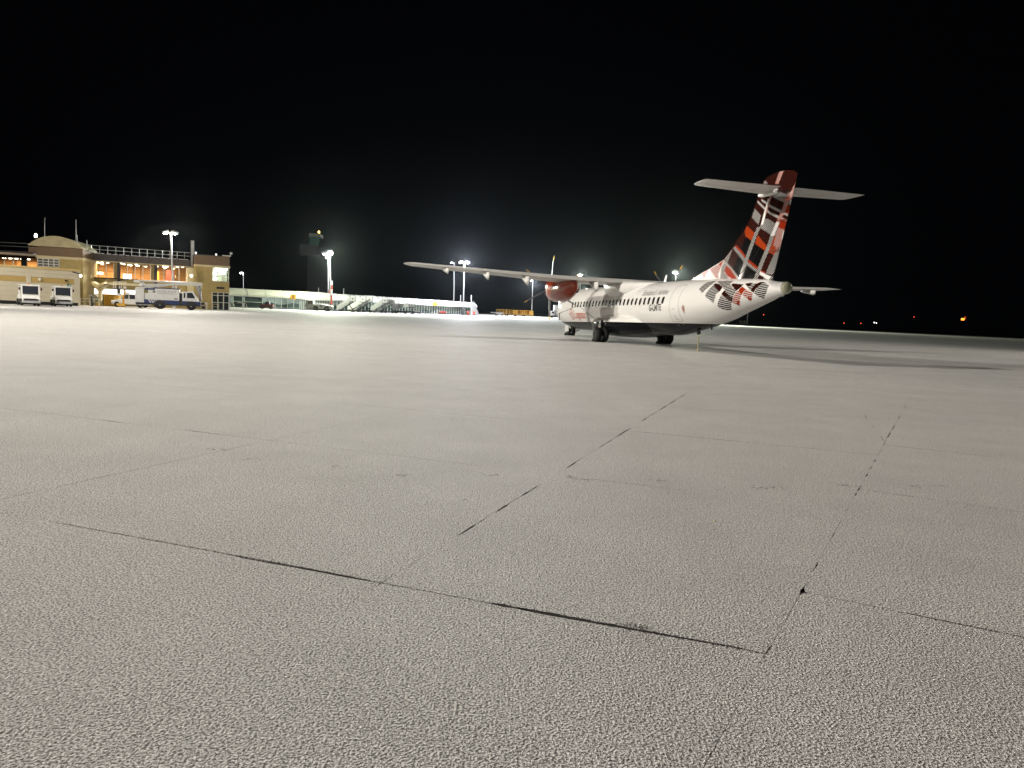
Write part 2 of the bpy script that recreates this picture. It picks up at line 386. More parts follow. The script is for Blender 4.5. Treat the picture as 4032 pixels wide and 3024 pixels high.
def pchip(x, y, xi):
    h = np.diff(x); d = np.diff(y) / h; m = np.zeros(len(x))
    for i in range(1, len(x) - 1):
        if d[i-1] * d[i] > 0: w1, w2 = 2*h[i]+h[i-1], h[i]+2*h[i-1]; m[i] = (w1+w2) / (w1/d[i-1] + w2/d[i])
    m[0], m[-1] = d[0], d[-1]
    i = np.clip(np.searchsorted(x, xi) - 1, 0, len(x) - 2); t = (xi - x[i]) / h[i]
    return (2*t**3-3*t**2+1)*y[i] + (t**3-2*t**2+t)*h[i]*m[i] + (-2*t**3+3*t**2)*y[i+1] + (t**3-t**2)*h[i]*m[i+1]
def sec(x): return [float(pchip(SA[:, 0], SA[:, k], np.array([x]))[0]) for k in range(1, 5)]
def fus_pt(x, th, off=0.0, port=True):
    """th from the port waterline upwards, radians"""
    zc, ry, rt, rb = sec(x); s = math.sin(th); rz = rt if s > 0 else rb
    return Vector((x, (-1 if port else 1) * (ry + off) * math.cos(th), zc + (rz + off) * s))
def zang(x, z):
    zc, ry, rt, rb = sec(x); return math.asin(max(-1, min(1, (z - zc) / (rt if z > zc else rb))))
PAINT = {'m': (.030, .007, .005), 'r': (.29, .026, .006), 'o': (.33, .042, .008), 'k': (.004, .004, .0045), 'w': (.74, .73, .71), 'l': (.25, .23, .22)}
def inside(P, X, Y):
    r = np.zeros(X.shape, bool); n = len(P)
    for i in range(n):
        x1, y1 = P[i]; x2, y2 = P[i - 1]
        if y1 == y2: continue
        c = ((y1 > Y) != (y2 > Y)) & (X < (x2 - x1) * (Y - y1) / (y2 - y1) + x1); r ^= c
    return r
def paint(me, polys, X, Y, base):
    A = np.tile(np.array((*PAINT[base], 1.0)), (len(X), 1)); B = A.copy()
    for c, P in polys:
        k = inside(P, X, Y)
        A[k] = (*PAINT[c[1]], 1); B[k] = (.58, .57, .55, 1) if c[0] == 'h' else (*PAINT[c[1]], 1)
    for nm, D in (('paint_a', A), ('paint_b', B)):
        at = me.attributes.new(nm, 'FLOAT_COLOR', 'POINT'); at.data.foreach_set('color', D.ravel())
def livery(name, ax, az, period, belly):
    m = bpy.data.materials.new(name); m.use_nodes = True; nt = m.node_tree; L = nt.links; b = nt.nodes['Principled BSDF']
    b.inputs['Roughness'].default_value = .085; b.inputs['Coat Weight'].default_value = .0; b.inputs['Specular IOR Level'].default_value = .5
    tc = nt.nodes.new('ShaderNodeTexCoord')
    def attr(n):
        a = nt.nodes.new('ShaderNodeAttribute'); a.attribute_name = n; return a.outputs['Color']
    dt = nt.nodes.new('ShaderNodeVectorMath'); dt.operation = 'DOT_PRODUCT'; L.new(tc.outputs['Object'], dt.inputs[0]); dt.inputs[1].default_value = (ax / period, 0, az / period)
    fr = nt.nodes.new('ShaderNodeMath'); fr.operation = 'FRACT'; L.new(dt.outputs['Value'], fr.inputs[0])
    gt = nt.nodes.new('ShaderNodeMath'); gt.operation = 'GREATER_THAN'; gt.inputs[1].default_value = .62; L.new(fr.outputs[0], gt.inputs[0])
    mx = nt.nodes.new('ShaderNodeMix'); mx.data_type = 'RGBA'; L.new(gt.outputs[0], mx.inputs[0]); L.new(attr('paint_a'), mx.inputs[6]); L.new(attr('paint_b'), mx.inputs[7])
    out = mx.outputs[2]
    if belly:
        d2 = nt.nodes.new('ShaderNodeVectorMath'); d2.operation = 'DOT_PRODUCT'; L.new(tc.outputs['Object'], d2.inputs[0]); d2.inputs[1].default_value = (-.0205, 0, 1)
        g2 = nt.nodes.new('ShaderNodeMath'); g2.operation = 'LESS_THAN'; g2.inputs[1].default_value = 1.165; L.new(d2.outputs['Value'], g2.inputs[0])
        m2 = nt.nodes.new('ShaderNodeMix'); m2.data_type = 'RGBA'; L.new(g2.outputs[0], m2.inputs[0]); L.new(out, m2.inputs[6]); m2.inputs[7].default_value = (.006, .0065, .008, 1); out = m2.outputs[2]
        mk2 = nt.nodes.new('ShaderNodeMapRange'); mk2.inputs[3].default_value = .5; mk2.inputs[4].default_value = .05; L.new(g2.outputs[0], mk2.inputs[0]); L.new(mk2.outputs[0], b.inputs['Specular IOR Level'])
    nz = nt.nodes.new('ShaderNodeTexNoise'); nz.inputs['Scale'].default_value = .6; nz.inputs['Detail'].default_value = 2; L.new(tc.outputs['Object'], nz.inputs['Vector'])
    mr = nt.nodes.new('ShaderNodeMapRange'); mr.inputs[1].default_value = .3; mr.inputs[2].default_value = .7; mr.inputs[3].default_value = .985; mr.inputs[4].default_value = 1.01; L.new(nz.outputs[0], mr.inputs[0])
    sc = nt.nodes.new('ShaderNodeVectorMath'); sc.operation = 'SCALE'; L.new(out, sc.inputs[0]); L.new(mr.outputs[0], sc.inputs['Scale'])
    L.new(sc.outputs[0], b.inputs['Base Color'])
    return m
FUS_PAINT=[
('hm',[(9.16,32.1),(9.2,42.8),(9.3,56.1),(9.78,64.2),(9.92,45.5),(9.8,33.9),(9.62,18.9),(9.56,19.1)]),
('hk',[(9.87,12.1),(9.95,23.0),(10.06,41.3),(10.79,16.6),(10.62,9.5),(10.6,-0.2),(10.47,-16.0),(10.22,-3.0),(9.9,7.4)]),
('sm',[(10.0,44.0),(10.12,47.8),(10.44,44.0),(10.84,32.1),(10.89,26.0),(10.8,15.5)]),
('hm',[(10.84,32.1),(10.49,43.8),(10.0,57.6),(10.65,60.3),(11.16,59.0),(11.26,39.5),(11.15,26.9),(11.06,21.6)]),
('hk',[(11.11,19.0),(11.15,26.9),(11.28,38.0),(11.92,11.1),(11.72,-11.5)]),
('sm',[(10.98,6.9),(11.11,19.0),(11.74,-12.9),(11.59,-27.2)]),
('hk',[(10.99,3.8),(11.57,-26.9),(11.27,-56.4),(10.88,-43.8),(10.66,-27.8),(10.73,-17.8)]),
('sm',[(11.31,39.3),(11.43,43.3),(12.17,36.5),(12.09,20.4),(11.92,11.1)]),
('hr',[(11.93,8.5),(12.04,12.7),(12.25,-9.2),(12.03,-32.3),(11.78,-39.3),(11.6,-31.4),(11.71,-13.9)]),
('sr',[(12.03,14.1),(12.17,27.2),(12.45,13.5),(12.25,-9.2)]),
('sr',[(11.9,-27.1),(12.07,-30.1),(11.88,-50.0),(11.76,-41.8)]),
('hr',[(12.29,-9.7),(12.45,13.5),(12.91,-8.6),(12.78,-32.5),(12.51,-26.6)]),
('sr',[(12.61,-22.2),(12.78,-32.5),(12.64,-45.6),(12.5,-31.3)]),
('sm',[(12.21,40.0),(12.43,43.3),(12.7,45.2),(12.66,26.2),(12.53,22.1)]),
('hk',[(12.53,22.1),(12.7,36.9),(12.91,44.9),(12.94,17.2),(12.77,2.8)]),
('sm',[(12.77,2.8),(12.91,36.0),(13.07,50.0),(13.31,51.1),(13.15,22.8),(12.95,-9.2)]),
('hk',[(12.97,-11.2),(13.15,22.8),(13.31,51.1),(13.72,24.9),(13.63,-18.5),(13.32,-56.0)])]
FIN_PAINT=[
('sw',[(5.81,3.29),(9.5,4.33),(11.11,3.3)]),
('hr',[(7.5,3.75),(7.56,3.81),(8.15,3.95),(7.79,3.53)]),
('hr',[(8.25,3.94),(8.99,4.15),(9.26,3.97),(9.06,3.66),(9.17,3.47),(8.83,3.54)]),
('sr',[(9.02,4.16),(9.48,4.31),(9.25,3.98)]),
('hm',[(9.31,3.99),(9.52,4.23),(9.77,4.07),(9.58,3.77),(10.09,3.43),(9.26,3.47)]),
('sr',[(9.74,4.08),(10.08,3.93),(10.64,3.52),(10.75,3.37),(10.26,3.44),(9.9,3.57),(9.58,3.8)]),
('hl',[(9.5,4.34),(9.79,4.16),(10.19,3.93),(11.05,3.36),(10.78,3.37),(10.15,3.87),(9.74,4.08),(9.43,4.24)]),
('hk',[(9.53,4.39),(10.19,4.82),(9.82,4.16)]),
('sm',[(10.19,4.82),(10.68,4.47),(10.31,3.89),(9.82,4.16)]),
('sk',[(10.71,4.44),(11.25,4.12),(11.05,3.77),(10.87,3.45),(10.31,3.89)]),
('sk',[(11.5,3.99),(12.16,3.76),(12.19,3.67),(12.07,3.27),(11.17,3.3)]),
('sm',[(12.43,3.64),(12.87,3.48),(12.63,3.23),(12.28,3.24)]),
('hk',[(12.79,3.54),(13.42,3.46),(13.55,3.21),(12.73,3.23)]),
('sm',[(10.48,4.93),(11.15,5.41),(11.28,5.26),(10.84,4.73)]),
('sk',[(11.18,5.24),(11.76,5.02),(11.46,4.34),(10.84,4.73)]),
('sk',[(11.93,4.86),(12.73,4.55),(12.34,3.87),(11.57,4.25)]),
('sm',[(12.96,4.45),(13.36,4.33),(12.85,3.59),(12.48,3.78)]),
('hk',[(13.36,4.33),(13.91,4.75),(13.74,4.05),(13.61,3.46),(12.93,3.59)]),
('sm',[(13.71,3.95),(13.62,3.4),(13.39,3.52)]),
('so',[(11.06,5.49),(11.19,5.73),(11.95,5.32),(11.76,5.02),(11.17,5.27)]),
('so',[(12.0,4.91),(12.16,5.24),(12.88,4.71),(12.73,4.55)]),
('so',[(13.3,5.12),(13.66,5.01),(13.4,4.33),(12.98,4.48)]),
('hk',[(10.19,4.82),(10.35,4.9),(10.95,4.52),(11.48,4.17),(12.28,3.78),(12.38,3.61),(12.05,3.76),(11.28,4.09),(10.71,4.47)]),
('sr',[(10.35,4.9),(10.48,4.93),(10.84,4.72),(11.46,4.31),(12.34,3.87),(12.28,3.78),(11.48,4.17),(10.95,4.52)]),
('sr',[(12.43,3.79),(12.87,3.65),(12.86,3.54),(12.46,3.72)]),
('sw',[(12.29,3.73),(12.44,3.72),(13.28,3.44),(13.16,3.3),(12.38,3.61)]),
('hr',[(13.44,4.78),(13.69,5.01),(13.88,4.94),(13.64,4.69),(13.5,4.28)]),
('hk',[(11.77,6.4),(12.29,6.05),(12.16,5.68),(11.55,6.06)]),
('hk',[(13.01,6.87),(13.48,6.9),(14.1,6.64),(13.94,6.36),(13.03,6.73)]),
('hk',[(12.48,5.89),(12.81,5.86),(13.54,5.53),(13.65,5.03),(13.11,5.17),(12.27,5.55)]),
('hr',[(13.55,5.46),(14.07,5.34),(14.06,4.54),(13.29,4.71)]),
('sr',[(14.03,6.26),(14.3,6.25),(14.23,5.89),(13.87,5.98)]),
('sr',[(13.64,5.73),(14.11,5.66),(14.04,5.3),(13.56,5.43)]),
('sr',[(14.24,6.66),(14.38,6.73),(14.34,6.51),(14.23,6.48)]),
('hk',[(14.05,6.69),(14.37,6.56),(14.3,6.25),(13.86,6.39)]),
('hl',[(12.21,6.76),(12.64,6.56),(12.99,6.38),(13.79,6.06),(14.23,5.87),(14.24,5.78),(13.76,5.97),(13.0,6.27),(12.59,6.49),(12.23,6.67)]),
('hl',[(11.92,6.74),(12.59,6.32),(12.9,6.14),(13.62,5.87),(14.06,5.71),(14.08,5.61),(13.55,5.78),(12.91,6.05),(12.56,6.24),(11.93,6.63)]),
('hk',[(12.29,7.47),(12.43,7.48),(12.62,7.32),(12.28,7.38)]),
('hr',[(14.48,7.15),(14.67,7.38),(14.49,6.76),(14.22,6.57),(14.09,6.66)]),
('hr',[(13.37,7.75),(13.65,7.7),(13.36,7.22),(13.12,7.25)]),
('hk',[(10.82,3.32),(11.29,4.26),(11.79,5.19),(12.06,5.58),(12.34,5.56),(12.07,5.17),(11.58,4.25),(11.12,3.32)]),
('hk',[(12.03,3.29),(12.44,4.03),(12.88,4.75),(13.12,5.29),(13.4,5.26),(13.16,4.73),(12.73,4.02),(12.33,3.29)]),
('sw',[(12.33,5.66),(12.46,6.06),(12.69,6.69),(12.85,6.67),(12.62,6.04),(12.5,5.65)]),
('hr',[(12.57,6.1),(12.87,6.87),(12.97,6.85),(12.68,6.08)]),
('sw',[(13.08,5.14),(13.39,5.66),(13.62,5.64),(13.3,5.12)]),
('hr',[(13.37,5.66),(13.72,6.17),(14.01,6.77),(14.28,6.73),(13.99,6.14),(13.64,5.64)]),
('sw',[(13.86,5.17),(14.0,5.36),(14.01,5.01),(13.81,4.93)])]

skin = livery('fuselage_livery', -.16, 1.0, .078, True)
tartan = livery('fin_livery', -.55, .83, .078, False)
white = mat('aircraft_white', (.72, .71, .69), .3, var=.06, scale=1.5, coat=.3)
grey_w = mat('wing_grey_white', (.62, .61, .585), .38, var=.09, scale=1.2)
tyre = mat('tyre_rubber', (.016, .016, .017), .8, var=.25, scale=8)
rimm = mat('wheel_rim', (.5, .5, .48), .35, .6)
steel = mat('gear_steel', (.10, .10, .10), .5, .3)
dark = mat('dark_panel', (.02, .02, .022), .4)
glassdark = mat('cabin_glass', (.018, .016, .018), .12, var=.3, scale=5, coat=.3)
cowl = mat('cowling_red', (.30, .036, .008), .16, var=.12, scale=2, coat=.6)
seam = mat('panel_seam', (.20, .19, .18), .6)
# --- fuselage skin
xs = np.unique(np.round(np.concatenate([np.linspace(-12.62, -12.0, 9), np.linspace(-12, 8.8, 130), np.linspace(8.8, 13.9, 205), np.linspace(13.9, 14.4, 8)]), 4))
NS = 168; mb = MB(); par = [pchip(SA[:, 0], SA[:, k], xs) for k in range(1, 5)]
th = np.linspace(0, 2 * np.pi, NS, endpoint=False); ct, sn = np.cos(th), np.sin(th)
V = []; TX = []; TT = []
for i, x in enumerate(xs):
    zc, ry, rt, rb = [p[i] for p in par]
    V += list(zip([x] * NS, -ry * ct, zc + np.where(sn > 0, rt, rb) * sn)); TX += [x] * NS; TT += list(np.degrees(np.arctan2(sn, np.abs(ct))))
Fc = [(i * NS + k, i * NS + (k + 1) % NS, (i + 1) * NS + (k + 1) % NS, (i + 1) * NS + k) for i in range(len(xs) - 1) for k in range(NS)]
mb.add(V, Fc, True); mb.add([V[k] for k in range(NS)], [tuple(range(NS))]); TX += TX[:NS]; TT += TT[:NS]
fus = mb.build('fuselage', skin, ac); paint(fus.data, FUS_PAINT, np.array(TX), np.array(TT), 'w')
MB().lathe((14.385, 0, 2.96), (1, 0, 0), [(0, .252), (.04, .25), (.1, .225), (.15, .17), (.18, .09), (.187, .01)], 28).build('tail_cap', mat('tail_cap_lens', (.42, .42, .30), .25, var=.1, coat=.4), fus)
MB().lathe((14.375, 0, 2.96), (1, 0, 0), [(0, .258), (.02, .258)], 28).build('tail_cap_rim', steel, fus)
# --- cabin windows, door, lettering wrapped on the skin
def wrap(me, x0, th0, off, port=True, sub=.06):
    bm = bmesh.new(); bm.from_mesh(me)
    ys = [v.co.y for v in bm.verts]
    for k in range(int((max(ys) - min(ys)) / sub)):
        bmesh.ops.bisect_plane(bm, geom=bm.verts[:] + bm.edges[:] + bm.faces[:], plane_co=(0, min(ys) + (k + 1) * sub, 0), plane_no=(0, 1, 0))
    for v in bm.verts:
        x = x0 + v.co.x; zc, ry, rt, rb = sec(x); a = th0 + v.co.y / rt; v.co = fus_pt(x, a, off + v.co.z, port)
    bm.to_mesh(me); bm.free(); me.update(); return me
def rrect(w, h, r, n=5):
    P = []
    for cx, cy, a0 in ((w/2-r, h/2-r, 0), (-w/2+r, h/2-r, 90), (-w/2+r, -h/2+r, 180), (w/2-r, -h/2+r, 270)):
        for k in range(n): a = R(a0 + 90 * k / (n - 1)); P.append((cx + r * math.cos(a), cy + r * math.sin(a)))
    return P
def flat_mesh(name, poly, hole=None):
    me = bpy.data.meshes.new(name)
    if hole: n = len(poly); me.from_pydata([(*p, 0) for p in poly + hole], [], [(i, (i + 1) % n, n + (i + 1) % n, n + i) for i in range(n)])
    else: me.from_pydata([(*p, 0) for p in poly], [], [tuple(range(len(poly)))])
    return me
for k in range(26):
    x = 6.27 - k * .5235
    o = flat_mesh('cabin_window', rrect(.25, .40, .11)); a = zang(x, 2.31 + .0215 * (x - 1.5)); wrap(o, x, a, .004); o.materials.append(glassdark)
    w = link('cabin_window', o, ac)
    f = flat_mesh('window_frame', rrect(.29, .44, .13), rrect(.25, .40, .11)); wrap(f, x, a, .007); f.materials.append(white); link('window_frame', f, w)
dm = flat_mesh('passenger_door', rrect(.86, 2.06, .16), rrect(.815, 2.015, .14)); wrap(dm, 7.42, zang(7.42, 2.28), .006); dm.materials.append(seam)
door = link('passenger_door', dm, ac); door['label'] = 'rear cabin door outlined by a grey seam'
for dx, dz, w_, h_ in ((-.05, -.28, .07, .05), (-.08, -.60, .09, .03), (-.02, -.72, .03, .2), (.1, -.80, .1, .03)):
    o = flat_mesh('door_handle', rrect(w_, h_, .012)); wrap(o, 7.42 + dx, zang(7.42, 2.28 + dz), .008); o.materials.append(seam); link('door_handle', o, door)
for dx in (-.25, .25):
    o = flat_mesh('door_hinge', rrect(.2, .06, .02)); wrap(o, 7.42 + dx, zang(7.42, 1.27), .02); o.materials.append(steel); link('door_hinge', o, door)
o = flat_mesh('rain_gutter', rrect(1.5, .03, .012)); wrap(o, 7.75, zang(7.75, 3.34), .012); o.materials.append(white); link('rain_gutter', o, door)
def letters(name, s, size, x0, z0, mm, shear=0.0, sx=1.0, bold=0.0):
    me = text_mesh(s, size, shear, 'LEFT', bold); me.transform(Matrix.Diagonal((sx, 1, 1, 1))); wrap(me, x0, zang(x0, z0), .007); me.materials.append(mm); return link(name, me, fus)
ink = mat('black_lettering', (.012, .012, .014), .4); inkg = mat('grey_lettering', (.16, .15, .15), .4); inkr = mat('red_lettering', (.45, .10, .06), .4)
letters('registration_lettering', 'G-LMTE', .46, 4.83, 1.87, ink, sx=.86, bold=.012)
letters('slogan_lettering', "Scotland's Airline", .50, 3.55, 2.66, inkg, shear=.28, sx=.83)
letters('airline_lettering', 'Loganair', .78, -6.55, 1.27, inkr, sx=.80, bold=.012)
em = MB()   # ring emblem with crossing strokes ahead of the airline name
pts = [(.33 * math.cos(t) * (1 if True else 0), .36 * math.sin(t)) for t in np.linspace(R(35), R(395), 30)]
for (a, b) in zip(pts, pts[1:]):
    d = Vector((b[0]-a[0], b[1]-a[1])).normalized(); n = Vector((-d.y, d.x)) * .03
    em.add([(a[0]+n.x, a[1]+n.y, 0), (a[0]-n.x, a[1]-n.y, 0), (b[0]-n.x, b[1]-n.y, 0), (b[0]+n.x, b[1]+n.y, 0)], [(0, 1, 2, 3)])
for ax_, ay_, bx_, by_ in ((-.2, .22, .05, -.3), (-.02, .32, .2, -.2), (-.28, -.02, .22, .12)):
    d = Vector((bx_-ax_, by_-ay_)).normalized(); n = Vector((-d.y, d.x)) * .025
    em.add([(ax_+n.x, ay_+n.y, .001), (ax_-n.x, ay_-n.y, .001), (bx_-n.x, by_-n.y, .001), (bx_+n.x, by_+n.y, .001)], [(0, 1, 2, 3)])
eo = em.build('airline_emblem', inkr, fus); wrap(eo.data, -7.0, zang(-7, 1.5), .007)
o = flat_mesh('crest', [(-.11, .1), (0, .2), (.11, .1), (.11, -.05), (0, -.28), (-.11, -.05)]); wrap(o, 8.25, zang(8.25, 2.02), .006); o.materials.append(mat('crest_print', (.35, .2, .17), .4, var=.5, scale=14)); link('crest', o, fus)
o = flat_mesh('service_door', rrect(.72, 1.4, .12), rrect(.685, 1.365, .1)); wrap(o, -7.35, zang(-7.35, 2.2), .006); o.materials.append(seam); link('service_door', o, ac)
# cockpit glass
for k in range(2):
    for sgn in (True, False):
        a = flat_mesh('cockpit_window', rrect(.5, .5, .08)); wrap(a, -10.95 + .62 * k, R(34), .01, sgn); a.materials.append(glassdark); link('cockpit_window', a, ac)
# --- lifting surfaces
def airfoil(n=15):
    P = []
    for i in range(n):
        t = (1 - math.cos(math.pi * i / (n - 1))) / 2; P.append((t, 2.6 * (.2969*math.sqrt(t) - .126*t - .3516*t*t + .2843*t**3 - .1036*t**4)))
    return P
AF = airfoil()
def surface(stations, c0=0.0, c1=1.0, axis='y', cam=.35, tilt=0.0):
    """stations: span position, xLE, xTE, z, thickness(m); c0..c1 part of the chord"""
    mb = MB(); n = 15; ring = 2 * n; vs = []
    for s, xl, xt, z, t in stations:
        up, lo = [], []
        for u, yt in AF:
            c = c0 + (c1 - c0) * u; y = 4.6 * (.2969*math.sqrt(c) - .126*c - .3516*c*c + .2843*c**3 - .1015*c**4) * t * .98
            x = xl + (xt - xl) * c; cz = z + cam * t * 4 * c * (1 - c) * .5 + tilt * (x - xt)
            a = (x, s, cz + y) if axis == 'y' else (x, y, s); b = (x, s, cz - y * (1 - cam * .5)) if axis == 'y' else (x, -y, s)
            up.append(a); lo.append(b)
        vs += up + lo[::-1]
    fs = []
    for i in range(len(stations) - 1):
        for k in range(ring): fs.append((i * ring + k, i * ring + (k + 1) % ring, (i + 1) * ring + (k + 1) % ring, (i + 1) * ring + k))
    mb.add(vs, fs, True); mb.add(vs[:ring], [tuple(range(ring))]); mb.add(vs[-ring:], [tuple(range(ring))]); return mb
def zw(y): return 3.42 + max(0, abs(y) - 4.6) * .0415
def xl(y): return -1.65 + max(0, abs(y) - 4.6) * .085
def xt(y): return .96 - max(0, abs(y) - 4.6) * .036
def wst(ys): return [(y, xl(y), xt(y), zw(y), .46 * (xt(y) - xl(y)) / 2.61 * (1 - .02 * max(0, abs(y) - 4.6))) for y in ys]
wing = surface(wst(np.linspace(-13.0, 13.0, 41)), 0, .695).build('wing', grey_w, ac)
for s in (-1, 1):
    tip = wst([s * 13.0]) + [(s * 13.3, xl(13.3) + .12, xt(13.3) + .02, zw(13.3) + .01, .15), (s * 13.5, xl(13.5) + .55, xt(13.5) + .05, zw(13.5) + .01, .05)]
    surface(tip, 0, 1).build('wing_tip', grey_w, ac)
    surface(wst(np.linspace(s * 1.2, s * 3.5, 6)), .722, 1).build('flap', grey_w, ac)
    surface(wst(np.linspace(s * 3.53, s * 9.3, 10)), .722, 1).build('flap', grey_w, ac)
    ail = surface(wst(np.linspace(s * 9.34, s * 13.0, 8)), .722, 1).build('aileron', grey_w, ac)
    for k in range(9):
        y = s * (9.0 + .47 * k) if k < 9 else 0
        MB().tube([(xt(y) - .02, y, zw(y) + .01), (xt(y) + .13, y, zw(y) + .045)], .008, 5).build('static_wick', white, ac)
    for y, dz in ((11.3, .30), (9.1, .42), (6.9, .52), (2.9, .55)):
        y *= s; P = MB(); xe = xt(y); zb = zw(y)
        sect = [(xe - 1.1, .02, .06), (xe - .8, .09, .16), (xe - .3, .11, dz * .75), (xe + .12, .085, dz), (xe + .34, .03, dz * .92)]
        vs = []
        for x, hw, d in sect:
            vs += [(x, y - hw, zb - .06), (x, y - hw * .85, zb - d * .6 - .06), (x, y, zb - d - .06), (x, y + hw * .85, zb - d * .6 - .06), (x, y + hw, zb - .06)]
        P.add(vs, [(i*5+k, i*5+k+1, i*5+k+6, i*5+k+5) for i in range(4) for k in range(4)] + [(i*5+4, i*5, i*5+5, i*5+9) for i in range(4)] + [(0, 1, 2, 3, 4), (20, 21, 22, 23, 24)], True)
        P.build('flap_fairing', grey_w, ac)
# wing-to-body fairing over and beside the cabin roof
fs_ = []; mb = MB(); vs = []; n = 24
fst = [(-2.75, 3.36, .25, .06), (-2.4, 3.33, .85, .22), (-1.8, 3.26, 1.3, .40), (-.8, 3.2, 1.48, .47), (.4, 3.16, 1.49, .45), (1.2, 3.2, 1.36, .37), (2.1, 3.25, 1.02, .26), (2.9, 3.32, .6, .15), (3.5, 3.37, .2, .07)]
for x, z, w_, h_ in fst:
    for k in range(n):
        a = 2 * math.pi * k / n; c, s = math.cos(a), math.sin(a); e = .62
        vs.append((x, w_ * math.copysign(abs(c) ** e, c), z + h_ * math.copysign(abs(s) ** .8, s) * (1 if s > 0 else 1.75)))
mb.add(vs, [(i*n+k, i*n+(k+1) % n, (i+1)*n+(k+1) % n, (i+1)*n+k) for i in range(len(fst)-1) for k in range(n)], True); mb.add(vs[:n], [tuple(range(n))]); mb.add(vs[-n:], [tuple(range(n))])
mb.build('wing_fairing', white, ac)
# --- engines and propellers
blade_m = mat('propeller_blade', (.07, .07, .075), .35, var=.1); tipy = mat('blade_tip_yellow', (.75, .40, .02), .4)
for s in (-1, 1):
    y0 = s * 4.05; mb = MB(); vs = []; n = 28
    nst = [(-3.36, 3.02, .36, .38), (-3.3, 3.0, .46, .50), (-3.0, 2.95, .54, .62), (-2.4, 2.89, .59, .69), (-1.5, 2.87, .61, .71), (-.8, 2.92, .57, .63), (-.2, 3.0, .50, .50), (.25, 3.1, .38, .36), (.55, 3.18, .25, .22), (.75, 3.25, .1, .1)]
    for x, z, w_, h_ in nst:
        for k in range(n):
            a = 2 * math.pi * k / n; c, q = math.cos(a), math.sin(a)
            vs.append((x, y0 + w_ * math.copysign(abs(c) ** .85, c), z + h_ * math.copysign(abs(q) ** .85, q)))
    mb.add(vs, [(i*n+k, i*n+(k+1) % n, (i+1)*n+(k+1) % n, (i+1)*n+k) for i in range(len(nst)-1) for k in range(n)], True); mb.add(vs[:n], [tuple(range(n))]); mb.add(vs[-n:], [tuple(range(n))])
    nac = mb.build('engine_nacelle', cowl, ac)
    MB().lathe((-3.42, y0, 2.52), (1, 0, -.05), [(0, .20), (.05, .25), (.5, .24), (1.1, .12)], 16).build('air_intake', cowl, nac)
    MB().lathe((-.75, y0 - s * .34, 2.9), (1, 0, -.05), [(0, .14), (.8, .15), (.82, .12), (.6, .11)], 16).build('exhaust_pipe', dark, nac)
    MB().lathe((-2.6, y0, 2.9), (1, 0, 0), [(0, .612), (.03, .618), (.06, .612)], 28).build('cowl_band', white, nac)
    pr = bpy.data.objects.new('propeller', None); col.objects.link(pr); pr.parent = ac; pr.location = (-3.55, y0, 3.03)
    MB().lathe((0, 0, 0), (-1, 0, 0), [(-.2, .36), (0, .37), (.15, .34), (.35, .25), (.5, .13), (.56, .02)], 24).build('spinner', cowl, pr)
    for k in range(6):
        a = R(60 * k + (1.5 if s < 0 else -16)); ar, at_ = Vector((0, -s * math.sin(a) if s < 0 else -math.sin(a), math.cos(a))), None
        tg = Vector((1, 0, 0)).cross(ar)
        def sec_b(r, ch, th_, tw):
            cd = (Vector((1, 0, 0)) * math.cos(R(tw)) + tg * math.sin(R(tw))); nd = cd.cross(ar)
            sw = max(0, (r - 1.0)) ** 2 * .22
            return [ar * r + cd * (u * ch / 2 + sw) + nd * v * th_ / 2 for u, v in ((-1, 0), (-.5, .9), (.3, .8), (1, 0), (.3, -.8), (-.5, -.9))]
        S = [(.3, .12, .12, 30), (.5, .2, .09, 24), (.8, .29, .06, 16), (1.2, .33, .04, 8), (1.6, .29, .028, 3), (1.72, .26, .024, 2), (1.86, .2, .02, 1), (1.965, .09, .012, 0)]
        def loft(L):
            m_ = MB(); vs = [p for q in L for p in sec_b(*q)]
            m_.add(vs, [(i*6+j, i*6+(j+1) % 6, (i+1)*6+(j+1) % 6, (i+1)*6+j) for i in range(len(L)-1) for j in range(6)], True); m_.add(vs[:6], [tuple(range(6))]); m_.add(vs[-6:], [tuple(range(6))]); return m_
        loft(S[:6]).build('blade', blade_m, pr); loft(S[5:]).build('blade_tip', tipy, pr)
